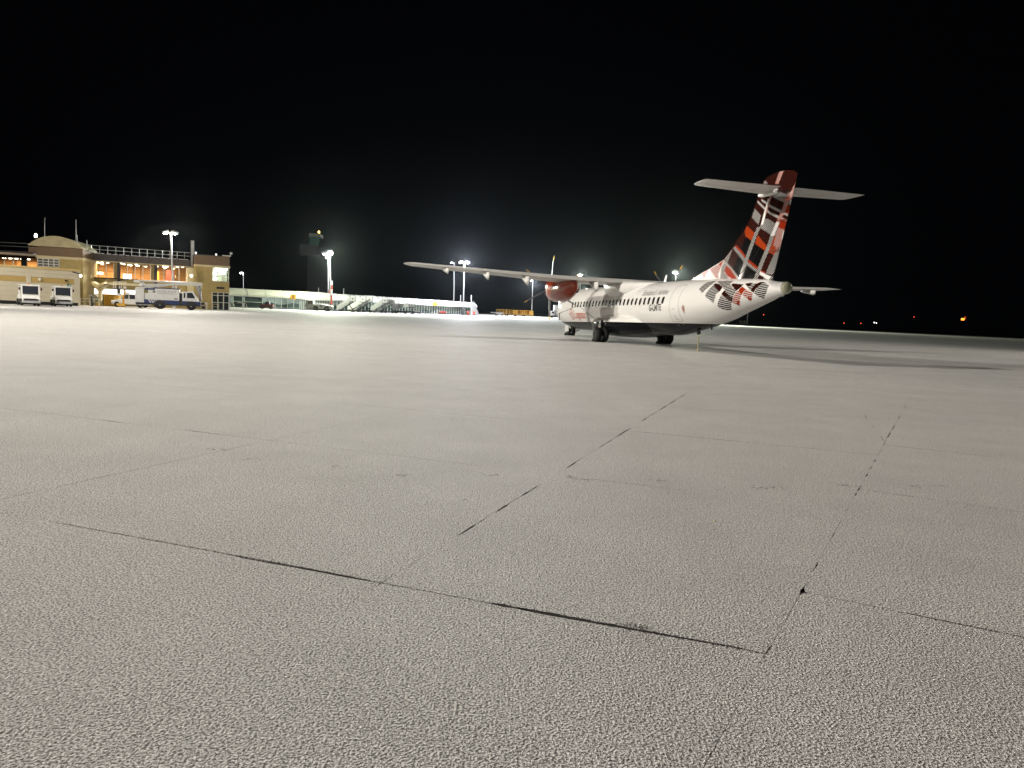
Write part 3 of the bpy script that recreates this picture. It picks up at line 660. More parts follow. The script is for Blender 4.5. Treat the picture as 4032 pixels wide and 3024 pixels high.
# --- fin and rudder
LE = [(5.9, 3.40), (7.0, 3.72), (8.18, 4.0), (8.9, 4.2), (9.36, 4.38), (9.8, 4.67), (10.22, 4.99), (10.94, 5.53), (11.22, 5.8), (11.45, 6.07), (11.83, 6.75), (12.1, 7.3), (12.26, 7.52)]
TOP = [(12.2, 7.49), (12.6, 7.62), (13.24, 7.71), (13.9, 7.69), (14.3, 7.60), (14.57, 7.44), (14.8, 7.2)]
def ztop(x): return float(np.interp(x, [p[0] for p in TOP], [p[1] for p in TOP]))
def xle(z):
    return float(np.interp(z, [p[1] for p in LE], [p[0] for p in LE]))
def xte(z): return 13.4 + (min(z, 7.44) - 3.26) * (14.55 - 13.4) / (7.44 - 3.26)
def vsurf(name, u0, u1, nx, nz, z0, z1):
    mb = MB(); vs = []; zs = np.linspace(z0, z1, nz)
    us = np.linspace(u0, u1, nx)
    for sgn in (-1, 1):
        for z in zs:
            a, b = xle(z), xte(z); hmax = .16 - .018 * max(0, z - 4)
            xh = b - (b - max(a, 9.2)) if False else a
            for u in us:
                x = a + (b - a) * u
                # constant-section fin with a long thin dorsal fillet in front of it
                xm = max(a, min(b - 2.2 - .25 * (7.5 - z) * .5, 11.6)); t = (x - xm) / max(b - xm, .1)
                if t > 0: h = hmax * 2.6 * (.2969*math.sqrt(t) - .126*t - .3516*t*t + .2843*t**3 - .1015*t**4) * 2.2 * .5 + .02 * (1 - t)
                else: h = .02 * min(1, (x - a) / .15)
                if u in (u0, u1): h = h if 0 < u < 1 else 0.001
                vs.append((x, sgn * max(h, .004), min(z, ztop(x))))
    N = nx * nz; fs = []
    for o in (0, N):
        fs += [(o+i*nx+k, o+i*nx+k+1, o+(i+1)*nx+k+1, o+(i+1)*nx+k) for i in range(nz-1) for k in range(nx-1)]
    for i in range(nz-1): fs += [(i*nx, (i+1)*nx, N+(i+1)*nx, N+i*nx), (i*nx+nx-1, (i+1)*nx+nx-1, N+(i+1)*nx+nx-1, N+i*nx+nx-1)]
    for k in range(nx-1): fs += [(k, k+1, N+k+1, N+k), ((nz-1)*nx+k, (nz-1)*nx+k+1, N+(nz-1)*nx+k+1, N+(nz-1)*nx+k)]
    mb.add(vs, fs, True); o = mb.build(name, tartan, ac)
    A = np.array(vs); paint(o.data, FIN_PAINT, A[:, 0], A[:, 2], 'm'); return o
vsurf('fin', 0, .63, 200, 175, 3.2, 7.72); rud = vsurf('rudder', .637, 1.0, 70, 175, 3.32, 7.72)
for z in (4.5, 5.7, 6.5):
    MB().lathe((xte(z) - .25, -.1, z), (1, 0, .0), [(-.3, .01), (-.1, .04), (.2, .035), (.42, .008)], 10).build('rudder_fitting', cowl, rud)
# --- tailplane
def tst(ys): return [(y, 12.38 + .105 * abs(y), 14.06 - .015 * abs(y), 7.0, .19 - .018 * abs(y)) for y in ys]
surface(tst(np.linspace(-3.35, 3.35, 15)), 0, .44, cam=0, tilt=.03).build('tailplane', grey_w, ac)
for s in (-1, 1):
    surface([(s * 3.35, 12.73, 14.01, 7.0, .13), (s * 3.52, 12.78, 14.0, 7.0, .10), (s * 3.62, 12.9, 13.99, 7.0, .06), (s * 3.68, 13.2, 13.98, 7.0, .02)], 0, 1, cam=0, tilt=.03).build('tailplane_tip', grey_w, ac)
    el = surface(tst(np.linspace(s * .36, s * 3.33, 9)), .475, 1, cam=0, tilt=.03).build('elevator', grey_w, ac)
MB().lathe((11.9, 0, 6.93), (1, 0, 0), [(0, .02), (.1, .08), (.35, .13), (.9, .15), (1.5, .1)], 16).build('bullet_fairing', grey_w, ac)
# --- belly and landing gear
def gear_fairing():
    mb = MB(); n = 30; vs = []
    G = [(-4.3, 1.05, .9, .28), (-3.7, 1.02, 1.25, .5), (-2.8, 1.0, 1.6, .62), (-1.8, 1.0, 1.86, .67), (-.6, 1.0, 1.97, .68), (.6, 1.0, 1.94, .67), (1.8, 1.02, 1.78, .62), (2.9, 1.05, 1.5, .52), (3.8, 1.06, 1.15, .38), (4.4, 1.08, .8, .25)]
    for x, z, w_, h_ in G:
        for k in range(n):
            a = 2 * math.pi * k / n; c, q = math.cos(a), math.sin(a)
            vs.append((x, w_ * math.copysign(abs(c) ** .72, c), z + .018 * x + h_ * math.copysign(abs(q) ** .8, q)))
    mb.add(vs, [(i*n+k, i*n+(k+1) % n, (i+1)*n+(k+1) % n, (i+1)*n+k) for i in range(len(G)-1) for k in range(n)], True); mb.add(vs[:n], [tuple(range(n))]); mb.add(vs[-n:], [tuple(range(n))])
    return mb
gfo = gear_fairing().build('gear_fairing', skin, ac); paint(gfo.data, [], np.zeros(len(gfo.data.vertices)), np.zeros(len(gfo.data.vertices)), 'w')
def wheel(par, c, r, w, rimr):
    t = MB().lathe((c[0], c[1] - w / 2, c[2]), (0, 1, 0), [(0, rimr), (.0, r * .72), (.02, r * .88), (w * .22, r * .985), (w * .5, r), (w * .78, r * .985), (w - .02, r * .88), (w, r * .72), (w, rimr)], 30).build('tyre', tyre, par)
    MB().lathe((c[0], c[1] - w / 2 + .03, c[2]), (0, 1, 0), [(-.015, rimr * .45), (0, rimr * .8), (.015, rimr), (w - .075, rimr), (w - .06, rimr * .8), (w - .045, rimr * .45)], 24).build('rim', rimm, par)
for s in (-1, 1):
    g = bpy.data.objects.new('main_gear', None); col.objects.link(g); g.parent = ac
    for dy in (-.23, .23): wheel(g, (0, s * 2.05 + dy, .42), .42, .30, .2)
    MB().tube([(0, s * 1.78, .42), (0, s * 2.3, .42)], .06, 10).tube([(0, s * 2.05, .42), (-.45, s * 1.95, .78), (-.5, s * 1.85, 1.05)], .075, 10).build('trailing_arm', mat('gear_dark', (.05, .05, .055), .4, .4), g)
    MB().box((-.25, s * 1.92, 1.02), (.42, .3, .52), taper=.85).build('leg_housing', dark, g, bevel=.04)
    MB().tube([(0, s * 2.05, .6), (.1, s * 1.8, 1.0)], .05, 8).build('shock_absorber', steel, g)
    MB().prism([(-1.3, -.02), (.1, .03), (.15, -.03), (-1.25, -.08)], -.02, .02, 'y').build('gear_door', dark, g, loc=(-.3, s * 2.1, .78)).rotation_euler = (R(-38 * s), 0, R(s * 62))
g = bpy.data.objects.new('nose_gear', None); col.objects.link(g); g.parent = ac
for dy in (-.19, .19): wheel(g, (-10.77, dy, .275), .275, .19, .13)
MB().tube([(-10.77, -.2, .275), (-10.77, .2, .275)], .04, 8).tube([(-10.77, 0, .275), (-10.65, 0, .75)], .07, 10).build('strut', steel, g)
for s in (-1, 1): MB().box((-10.5, s * .42, .50), (.75, .03, .42)).build('gear_door', white, g)
MB().box((-11.05, -.25, .60), (.16, .16, .16)).build('taxi_light', steel, g, bevel=.03)
# --- aerials, tail bumper
MB().prism([(0, 0), (.28, 0), (.36, .4), (.24, .4)], -.012, .012, 'y').build('blade_aerial', white, ac, loc=(3.45, 0, 3.43))
MB().prism([(0, 0), (.28, 0), (.36, .34), (.24, .34)], -.012, .012, 'y').build('blade_aerial', white, ac, loc=(-6.3, 0, 3.24))
MB().prism([(0, 0), (.3, 0), (.2, -.2), (.06, -.2)], -.03, .03, 'y').build('tail_bumper', dark, ac, loc=(7.45, 0, 1.0))
MB().prism([(0, 0), (.16, 0), (.14, -.14), (.05, -.16)], -.012, .012, 'y').build('drain_mast', dark, ac, loc=(8.7, 0, 1.22))
# --- loose kit round the aircraft
def ac_w(x, y, z): return ac_m @ Vector((x, y, z))
ac_m = Matrix.Translation(AC_LOC) @ Matrix.Rotation(AC_RZ, 4, 'Z')
tp = thing('tail_stand', 'thin yellow tail stand propping the belly of the airliner', 'stand', ac_w(7.6, 0, 0), AC_RZ)
yel = mat('stand_yellow', (.55, .47, .24), .5)
MB().lathe((0, 0, 0), (0, 0, 1), [(0, .11), (.02, .11), (.04, .03), (.85, .025)], 14).build('pole', yel, tp)
MB().box((0, 0, .89), (.16, .16, .07)).build('pad', dark, tp, bevel=.015)
strap = thing('propeller_strap', 'thin dark tie-down strap running from the propeller blades to the fuselage', 'strap', ac_w(-3.3, -4.05, 1.3), AC_RZ)
bl = Vector((0, 0, 0)); b2_ = Vector((-.0, 1.75, .78)); 
MB().tube([bl, bl.lerp(b2_, .5) + Vector((0, 0, -.02)), b2_], .012, 6).build('line', ink, strap)
MB().tube([b2_, Vector((.35, 2.2, .35)), Vector((.95, 2.72, -.12))], .016, 6).build('line', ink, strap)
MB().box((-.0, .55, .02), (.04, .03, .42)).build('tag', ink, strap)
for k, (x, y, lab) in enumerate(((-.42, -2.05, 'black chock in front of the near main wheels'), (-.42, 2.05, 'black chock in front of the far main wheels'), (-11.15, 0, 'black chock in front of the nose wheels'))):
    tag(MB().prism([(-.13, 0), (.13, 0), (.05, .17), (-.05, .17)], -.35, .35, 'y').build('wheel_chock', dark, None, bevel=.01, loc=ac_w(x, y, 0)), lab, 'chock', 'chocks under the airliner').rotation_euler = (0, 0, AC_RZ)
# ================================================================ terminal
cream = mat('cream_cladding', (.60, .54, .40), .55, var=.05, scale=1.5)
creamcap = mat('parapet_cap', (.62, .46, .20), .5)
ochre = mat('ochre_band', (.48, .33, .11), .6, var=.06)
brick = mat('buff_brick', (.40, .31, .13), .8, var=.12, scale=2.0, bump=.3, bscale=30)
brownb = mat('brown_brick', (.17, .115, .075), .8, var=.15, scale=4, bump=.3, bscale=30)
stone = mat('cream_stone', (.60, .52, .33), .7)
fascia = mat('roof_fascia', (.07, .06, .06), .6, var=.25, scale=2)
frostw = mat('white_frost', (.75, .75, .74), .8, var=.1, scale=6)
wframe = mat('white_frame', (.62, .62, .58), .5)
orange = mat('interior_timber', (.62, .30, .09), .6, var=.12, scale=.8)
ceilm = mat('interior_ceiling', (.55, .45, .33), .8)
pane = glassy('window_pane', (.95, .95, .93), .88)
paned = glassy('dim_pane', (.55, .62, .58), .55)
darkin = mat('dark_interior', (.03, .03, .03), .8)
litw = emit('lit_ceiling_lamp', (1, .9, .7), 9)
litbright = emit('lit_strip_window', (1, .97, .86), 2.2)
black = mat('black_trim', (.01, .01, .011), .6)
class Wall:
    """a straight wall in plan between two ground points; u runs along it, w towards the viewer"""
    def __init__(s, a, b):
        s.a = Vector((a.x, a.y, 0)); d = Vector((b.x - a.x, b.y - a.y, 0)); s.len = d.length; s.d = d.normalized()
        s.n = Vector((s.d.y, -s.d.x, 0)); s.rz = math.atan2(s.d.y, s.d.x)
    def hit(s, px, py):
        r = ray(px, py); t = (s.a - CAMP).dot(s.n) / r.dot(s.n); p = CAMP + r * t
        return (p - s.a).dot(s.d), p.z
    def U(s, px, py=1120): return s.hit(px, py)[0]
    def Z(s, px, py): return s.hit(px, py)[1]
    def at(s, name, label, cat, group=None): return thing(name, label, cat, s.a, s.rz, group)   # local x = u, local -y = out, z up
def slab_parts(par, name, m, u0, u1, z0, z1, n, horiz=True, w=0.0, t=.08, gap=.012):
    """cladding panels laid side by side, each its own piece"""
    for k in range(n):
        if horiz: a, b = z0 + (z1 - z0) * k / n, z0 + (z1 - z0) * (k + 1) / n; lo, hi = (u0, -w - t, a + gap / 2), (u1, -w, b - gap / 2)
        else: a, b = u0 + (u1 - u0) * k / n, u0 + (u1 - u0) * (k + 1) / n; lo, hi = (a + gap / 2, -w - t, z0), (b - gap / 2, -w, z1)
        MB().b2(lo, hi).build(name, m, par)

# ---- A: low clad block on the left
WA = Wall(gx(0, 75), gx(313, 81)); WA_L = WA.U(0) - 22
lowb = WA.at('service_building', 'low cream clad flat-roofed block with an ochre band behind the two tugs', 'building')
uR = WA.U(311); zt = WA.Z(160, 1054)
MB().b2((WA_L, 0.0, 0.32), (uR, 9.0, zt - .12)).build('core', mat('block_core', (.2, .18, .14), .8), lowb)
z_lo, z_hi = WA.Z(160, 1113), WA.Z(160, 1092)
us = [WA_L, WA_L + 8, WA_L + 16, WA.U(-2), WA.U(111), WA.U(299), uR]
for a, b in zip(us, us[1:]):
    slab_parts(lowb, 'cladding_panel', cream, a + .02, b - .02, .32, z_lo, 4)
    slab_parts(lowb, 'cladding_panel', cream, a + .02, b - .02, z_hi, zt - .15, 2)
    MB().b2((a + .01, -.07, z_lo + .01), (b - .01, 0, z_hi - .01)).build('band_panel', ochre, lowb)
MB().b2((WA_L, -.18, zt - .14), (uR + .1, 9.1, zt + .06)).build('parapet_cap', creamcap, lowb)
for px in (111, 299): MB().b2((WA.U(px) - .22, -.13, .32), (WA.U(px) + .22, -.084, zt - .16)).build('pilaster', cream, lowb)
MB().b2((WA_L, -.03, 0), (uR - .02, .5, .31)).build('base_strip', black, lowb)  # plain black strip along the foot of the wall
MB().b2((uR - .12, -.14, 0), (uR + .04, .1, zt - .2)).build('corner_post', cream, lowb)
def wall_light(par, u, z, w=.0, r=.16):
    o = MB().lathe((u, -w - .02, z), (0, -1, 0), [(0, r * .9), (.1, r), (.2, r * .85), (.28, r * .4), (.3, .02)], 16).build('bulkhead_light', mat('opal_globe', (.7, .68, .6), .3), par)
    return o
wall_light(lowb, WA.U(154, 1100), WA.Z(154, 1100), .07); 
MB().b2((WA.U(258) - .1, -.24, WA.Z(258, 1104) - .1), (WA.U(258) + .14, -.07, WA.Z(258, 1104) + .03)).build('wall_camera', black, lowb)
MB().tube([(WA.U(284, 1071), -.08, WA.Z(284, 1071)), (WA.U(300, 1077), -.9, WA.Z(300, 1077))], .05, 6).build('bracket_arm', black, lowb)
sg = MB().b2((WA.U(263), -.12, WA.Z(270, 1135)), (WA.U(277), -.085, WA.Z(270, 1117))).build('exit_sign', mat('sign_green', (.02, .12, .07), .5), lowb)
MB().prism([(0, .1), (.12, .05), (.16, .2), (.26, .26), (.2, .0), (.05, -.05)], -.13, -.125, 'y').build('sign_symbol', mat('sign_white', (.5, .6, .55), .5), sg, loc=(WA.U(266), 0, WA.Z(270, 1126)))

# ---- B/C/D/E: two-storey terminal behind it
WC = Wall(gx(325, 93), gx(745, 100))
term = WC.at('terminal_building', 'long two-storey buff brick terminal with lit orange windows and a roof railing', 'building')
uC0, uC1 = WC.U(318), WC.U(745); zr = WC.Z(540, 1010); z_wt = WC.Z(540, 1036); z_wb = WC.Z(540, 1100)
D = 9.0
# shell: floor slabs, back wall, sill wall
MB().b2((uC0 - 6, D, 0), (uC1 + 1.6, D + .3, zr - .3)).build('back_wall', orange, term)
MB().b2((uC0 - 26, 0.05, z_wb - .45), (uC1, D, z_wb - .2)).build('upper_floor', darkin, term)
MB().b2((uC0 - 26, .6, z_wt + .02), (uC1, D, z_wt + .25)).build('ceiling', ceilm, term)
zs1, zs0 = WC.Z(400, 1137), WC.Z(400, 1157)      # strip window on the ground floor
MB().b2((uC0, 0, zs1), (uC1, .3, z_wb)).build('wall', brick, term)
MB().b2((uC0, 0, 0), (uC1, .3, zs0)).build('wall', brick, term)
for k in range(7):
    a = WC.U(328) + k * 1.95
    if a + 1.9 > uC1: break
    MB().b2((a, .1, zs0), (a + 1.86, .16, zs1)).build('strip_window', litbright, term)
    MB().b2((a + 1.86, .0, zs0), (a + 1.95, .2, zs1)).build('mullion', wframe, term)
MB().b2((a + 1.95, .0, zs0), (uC1, .3, zs1)).build('wall', brick, term)
MB().b2((uC0, -.06, z_wb - .14), (uC1 - .3, .2, z_wb)).build('sill', black, term)
# columns between the big windows, window bays
bays = [(328, 449), (472, 594), (617, 735)]
cols = [(449, 472), (594, 617), (739, 747)]
for a, b in cols:
    MB().b2((WC.U(a), -.02, z_wb + .01), (WC.U(a) + .38, .35, z_wt)).build('column', brick, term)
    MB().b2((WC.U(b) - .32, -.35, 0), (WC.U(b), -.04, z_wt - .05)).build('downpipe', mat('dark_pipe', (.03, .03, .04), .5), term)
rng_l = []
for i, (a, b) in enumerate(bays):
    ua, ub = WC.U(a), WC.U(b)
    wn_ = MB().b2((ua, .12, z_wb + .02), (ub, .14, z_wt)).build('window', pane, term)
    for k in range(5):
        u = ua + (ub - ua) * k / 4; MB().b2((u - .035, .08, z_wb + .02), (u + .035, .2, z_wt)).build('mullion', wframe, wn_)
    nl = 9
    for k in range(nl):
        u = ua + (ub - ua) * (k + .5) / nl + rnd.uniform(-.2, .2); y = rnd.uniform(1.2, 6.5)
        MB().lathe((u, y, z_wt - .10 - rnd.uniform(0, .25)), (0, 0, 1), [(0, .02), (.02, .16), (.08, .17), (.1, .1)], 12).build('ceiling_lamp', litw, term)
    lamp('room_light', 'AREA', ((ua + ub) / 2, 3.6, z_wt - .12), 1500, (1, .78, .5), term, None, area=((ub - ua) * .8, 5)).rotation_euler = (0, 0, 0)
    # joinery lines on the rear wall, furniture, screens
    for k in range(4):
        u = ua - 2 + (ub - ua + 3) * k / 4; MB().b2((u, D - .05, z_wb - .2), (u + .05, D, z_wt)).build('wall_batten', darkin, term)
    MB().b2((ua - 1, D - .04, (z_wb + z_wt) / 2), (ub + 1, D - .0, (z_wb + z_wt) / 2 + .04)).build('wall_batten', darkin, term)
uq = WC.U(530); MB().b2((uq - .45, 5.6, z_wb + .1), (uq + .5, 5.7, z_wb + .7)).build('display_screen', emit('screen_glow', (.8, .7, 1), 2.0), term)
uq = WC.U(402); MB().b2((uq - 1.0, 4.6, z_wb + .45), (uq + .7, 4.7, z_wb + .75)).build('lit_counter', emit('counter_glow', (1, .9, .75), 2.6), term)
uq = WC.U(712); MB().b2((uq - .5, 6.5, z_wb), (uq + .5, 6.7, z_wb + 1.6)).build('red_door', mat('door_red', (.3, .05, .03), .5), term)
uq = WC.U(650); MB().b2((uq - .4, 6.5, z_wb), (uq + .5, 6.7, z_wb + 1.3)).build('orange_panel', mat('panel_orange', (.75, .25, .03), .5), term)
# roof edge with frost, railing
MB().b2((uC0 - .5, -.55, z_wt + .02), (uC1 - .02, .0, zr)).build('fascia', fascia, term)
MB().b2((uC0 - .5, -.5, z_wt - .12), (uC1 - .02, .3, z_wt + .01)).build('soffit', stone, term)
for k in range(18):
    a = uC0 + (uC1 - uC0) * k / 18; MB().b2((a + .05, -.5, zr + .005), (a + (uC1 - uC0) / 18 * rnd.uniform(.55, .9), .2, zr + .07)).build('roof_frost', frostw, term)
rl = MB()
zr1, zr2 = WC.Z(540, 1003), WC.Z(540, 1008)
hh = WC.Z(540, 1000) - zr
ztop = zr + .95
for zz in (zr + .5, ztop): MB().tube([(uC0 - .2, -.1, zz), (uC1, -.1, zz)], .035, 6).build('railing_rail', galv, term)
for k in range(14):
    u = uC0 + (uC1 - uC0) * (k + .3) / 14; MB().tube([(u, -.1, zr), (u, -.1, ztop)], .03, 6).build('railing_post', galv, term)
# arched stair tower (C)
WT = Wall(gx(120, 87), gx(326, 88.5))
arch = WT.at('stair_tower', 'brown and buff tower with an arched barrel roof rising above the low block', 'tower')
u0, u1 = WT.U(146), WT.U(326); zsp = WT.Z(236, 974); zb1 = WT.Z(236, 1010); zb0 = WT.Z(236, 1020)
MB().b2((u0, 0, zb1), (u1, 7, zsp)).build('upper_wall', brownb, arch)
MB().b2((u0 - .05, -.12, zb0), (u1 + .05, 7, zb1)).build('string_course', stone, arch)
MB().b2((u0, .02, 0), (u1, 7, zb0)).build('lower_wall', brick, arch)
ua, ub = WT.U(116), WT.U(327); ztp = WT.Z(220, 931); cxu = (ua + ub) / 2; hw = (ub - ua) / 2; hgt = ztp - zsp
rad = (hw * hw + hgt * hgt) / (2 * hgt); a0 = math.asin(min(1, hw / rad)); prof = [(cxu + rad * math.sin(t), zsp + .02 + rad * math.cos(t) - (rad - hgt)) for t in np.linspace(-a0, a0, 22)]
MB().prism(prof + [(p[0], p[1] - .02 if False else zsp) for p in (prof[-1], prof[0])], -.5, 7.4, 'y').build('barrel_roof', mat('roof_cream', (.42, .37, .22), .6, var=.12, scale=1.5), arch)
MB().b2((u0 - .9, .3, zb1 + .3), (u0 - .02, 5, zsp - .1)).build('side_bay', brownb, arch)
fw = MB(); wu0, wu1, wz0, wz1 = WT.U(150), WT.U(234), WT.Z(190, 1050), WT.Z(190, 1019)
wn_ = MB().b2((wu0, -.02, wz0), (wu1, .0, wz1)).build('window', mat('tower_glass', (.07, .06, .05), .25), arch)
for k in range(5): u = wu0 + (wu1 - wu0) * k / 4; MB().b2((u - .04, -.07, wz0), (u + .04, -.025, wz1)).build('mullion', wframe, wn_)
for k in range(4): z = wz0 + (wz1 - wz0) * k / 3; MB().b2((wu0, -.075, z - .035), (wu1, -.03, z + .035)).build('transom', wframe, wn_)
for px, y0, y1 in ((157, 945, 850), (283, 948, 858), (288, 948, 920), (327, 975, 940)):
    MB().tube([(WT.U(px), 2, WT.Z(px, y0) - .3), (WT.U(px, y1) - .05, 2, WT.Z(px, y1))], .035, 5).build('whip_aerial', galv, arch)
MB().lathe((WT.U(144, 933), -.3, WT.Z(144, 936)), (0, 0, 1), [(0, .12), (.2, .16), (.42, .1), (.45, .02)], 10).build('roof_lamp', emit('roof_lamp_glow', (1, 1, .95), 6), arch)
# upper floor seen above the low block at the far left
WB = Wall(gx(-220, 92), gx(146, 92.5))
lup = WB.at('upper_lounge', 'upper lounge with lit orange windows under a dark roof, far left', 'building')
ub1 = WB.U(124); zz1, zz0 = WB.Z(60, 1014), WB.Z(60, 1052)
MB().b2((WB.U(-220), 0, zz0 - 4), (ub1, .3, zz0)).build('wall', brick, lup)
MB().b2((WB.U(-220), 5, zz0 - 1), (ub1, 5.2, zz1 + .5)).build('back_wall', orange, lup)
MB().b2((WB.U(-220), .02, zz0), (ub1 - 1.2, .04, zz1)).build('window', pane, lup)
for px in (18, 52, 95): MB().b2((WB.U(px) - .04, -.02, zz0), (WB.U(px) + .04, .1, zz1)).build('mullion', wframe, lup)
MB().b2((WB.U(-220), -.6, zz1), (ub1 + .6, 5.2, zz1 + .75)).build('roof', fascia, lup)
for zz in (1.3, 1.7): MB().tube([(WB.U(-220), -.2, zz1 + zz), (ub1, -.2, zz1 + zz)], .03, 5).build('railing_rail', galv, lup)
for k in range(5):
    MB().lathe((WB.U(-6 + 24 * k), 1.2, zz1 - .16), (0, 0, 1), [(0, .02), (.02, .2), (.09, .2), (.11, .1)], 12).build('ceiling_lamp', litw, lup)
lamp('room_light', 'AREA', (WB.U(20), 2.4, zz1 - .1), 700, (1, .75, .45), lup, None, area=(6, 3))
MB().b2((ub1 - 1.15, -.05, zz0), (ub1 - .55, .2, zz1)).build('dark_panel', black, lup)
# right-hand block with flat parapet (E)
WE = Wall(gx(763, 98.5), gx(903, 100.3)); eb = WE.at('end_block', 'buff brick end block with brown parapet and a lit corner window', 'building')
uE = WE.U(903); zp1 = WE.Z(830, 1008) ; zp0 = WE.Z(830, 1044); zc0 = WE.Z(830, 1052)
MB().b2((0, 0, zp0), (uE, 4, zp1)).build('parapet', brownb, eb)
MB().b2((-.06, -.1, zc0), (uE + .06, 4.05, zp0)).build('string_course', stone, eb)
MB().b2((-.03, -.05, zp1), (uE + .03, 4.08, zp1 + .1)).build('coping', fascia, eb)
wu0, wz0, wz1 = WE.U(836), WE.Z(870, 1108), WE.Z(870, 1055)
du0, dz1 = WE.U(836), WE.Z(870, 1152)
MB().b2((0, .0, 0), (wu0, 4, zc0)).build('wall', brick, eb)
MB().b2((wu0, 0, dz1), (uE, 4, wz0)).build('wall', brick, eb)
MB().b2((wu0, 3.4, wz0), (uE, 4, wz1)).build('wall', mat('room_wall', (.5, .55, .5), .8), eb)
MB().b2((wu0, 1.2, 0), (uE, 4, dz1)).build('wall', darkin, eb)
w_ = MB().b2((wu0, .05, wz0), (uE - .1, .07, wz1)).build('window', pane, eb)
for k in range(4): u = wu0 + (uE - .1 - wu0) * k / 3; MB().b2((u - .04, -.02, wz0), (u + .04, .1, wz1)).build('mullion', wframe, w_)
for k in range(4): z = wz0 + (wz1 - wz0) * k / 3; MB().b2((wu0, -.025, z - .03), (uE - .1, .095, z + .03)).build('transom', wframe, w_)
for k in range(7): MB().b2((wu0 + .2 + rnd.random() * 1.6, 1 + rnd.random() * 1.5, wz0 + 1 + rnd.random() * .75), (wu0 + .55 + rnd.random() * 1.5, 2.9, wz0 + 1.78)).build('ceiling_lamp', emit('office_lamp', (.9, 1, .92), 6), eb)
lamp('room_light', 'AREA', ((wu0 + uE) / 2, 1.8, wz1 - .06), 1200, (.85, 1, .9), eb, None, area=(1.4, 2))
MB().b2((WE.U(852), -.03, WE.Z(870, 1138)), (WE.U(884), .02, WE.Z(870, 1130))).build('vent_louvre', black, eb)
MB().b2((wu0, .0, dz1 - .05), (uE, .12, dz1 - .001)).build('door_lintel', wframe, eb)
for k in range(4): u = du0 + (uE - du0) * k / 3; MB().b2((u - .06, -.03, 0), (u + .06, .12, dz1)).build('door_frame', wframe, eb)
for k in range(3):
    a, b = du0 + (uE - du0) * k / 3 + .06, du0 + (uE - du0) * (k + 1) / 3 - .06
    d_ = MB().b2((a, .04, 0.02), (b, .06, dz1 - .06)).build('door_leaf', paned, eb)
    for z in (.9, 1.8): MB().b2((a, .0, z), (b, .1, z + .07)).build('door_rail', wframe, d_)
MB().b2((-.75, .3, 0), (-.01, 3, zc0 - .2)).build('side_wall', stone, eb)
for u, zz in ((.2, .2), (2.6, .16)): MB().lathe((u, .1, zp1 + .1), (0, 0, 1), [(0, .08), (zz, .12), (zz + .1, .08), (zz + .12, .01)], 8).build('roof_lamp', emit('roof_stud', (1, 1, 1), 1.2), eb)
MB().tube([(uE - .9, -.1, zp1 + .15), (uE + .1, -.1, zp1 + .15), (uE + .12, -.1, zp1 + .55)], .06, 6).build('camera_bracket', frostw, eb)
MB().lathe((uE + .12, -.1, zp1 + .5), (.4, -.9, 0), [(-.14, .08), (0, .16), (.16, .16), (.2, .05)], 12).build('camera_dome', frostw, eb)
fl = tag(MB().lathe((*WC_pt.xy, 0), (0, 0, 1), [(0, .18), (1, .18), (1.02, .2), (1.1, .16)], 14).build('x', galv), 'x', 'x') if False else None
f_ = WC.at('roof_flue', 'white steel flue pipe standing on the terminal roof beside the end block', 'flue'); f_.location = WC.a + WC.d * WC.U(772, 1000) - WC.n * 2
zf0, zf1 = WC.Z(772, 1010), WC.Z(770, 948); MB().tube([(0, 0, zf0 - 2.5), (0, 0, zf1)], .2, 12).build('pipe', frostw, f_); MB().lathe((0, 0, zf1), (0, 0, 1), [(0, .22), (.08, .24), (.12, .1)], 12).build('cap', frostw, f_)
# bulkhead lamps that wash the facades
for i, (px, py, y, e) in enumerate(((318, 1086, 84, 160), (755, 1086, 96.5, 130))):
    p = dp(px, py, y); t = thing('facade_lamp', ['round bulkhead lamp at the corner of the low cream block', 'round bulkhead lamp on the inner corner of the end block'][i], 'lamp', p, 0, 'facade lamps')
    MB().lathe((0, 0, 0), (0, -1, 0), [(0, .1), (.06, .16), (.16, .15), (.22, .03)], 12).build('globe', emit('facade_globe', (1, .92, .6), 8), t)
    lamp('facade_glow', 'POINT', (0, -.45, 0), e, (1, .82, .42), t, size=.15)
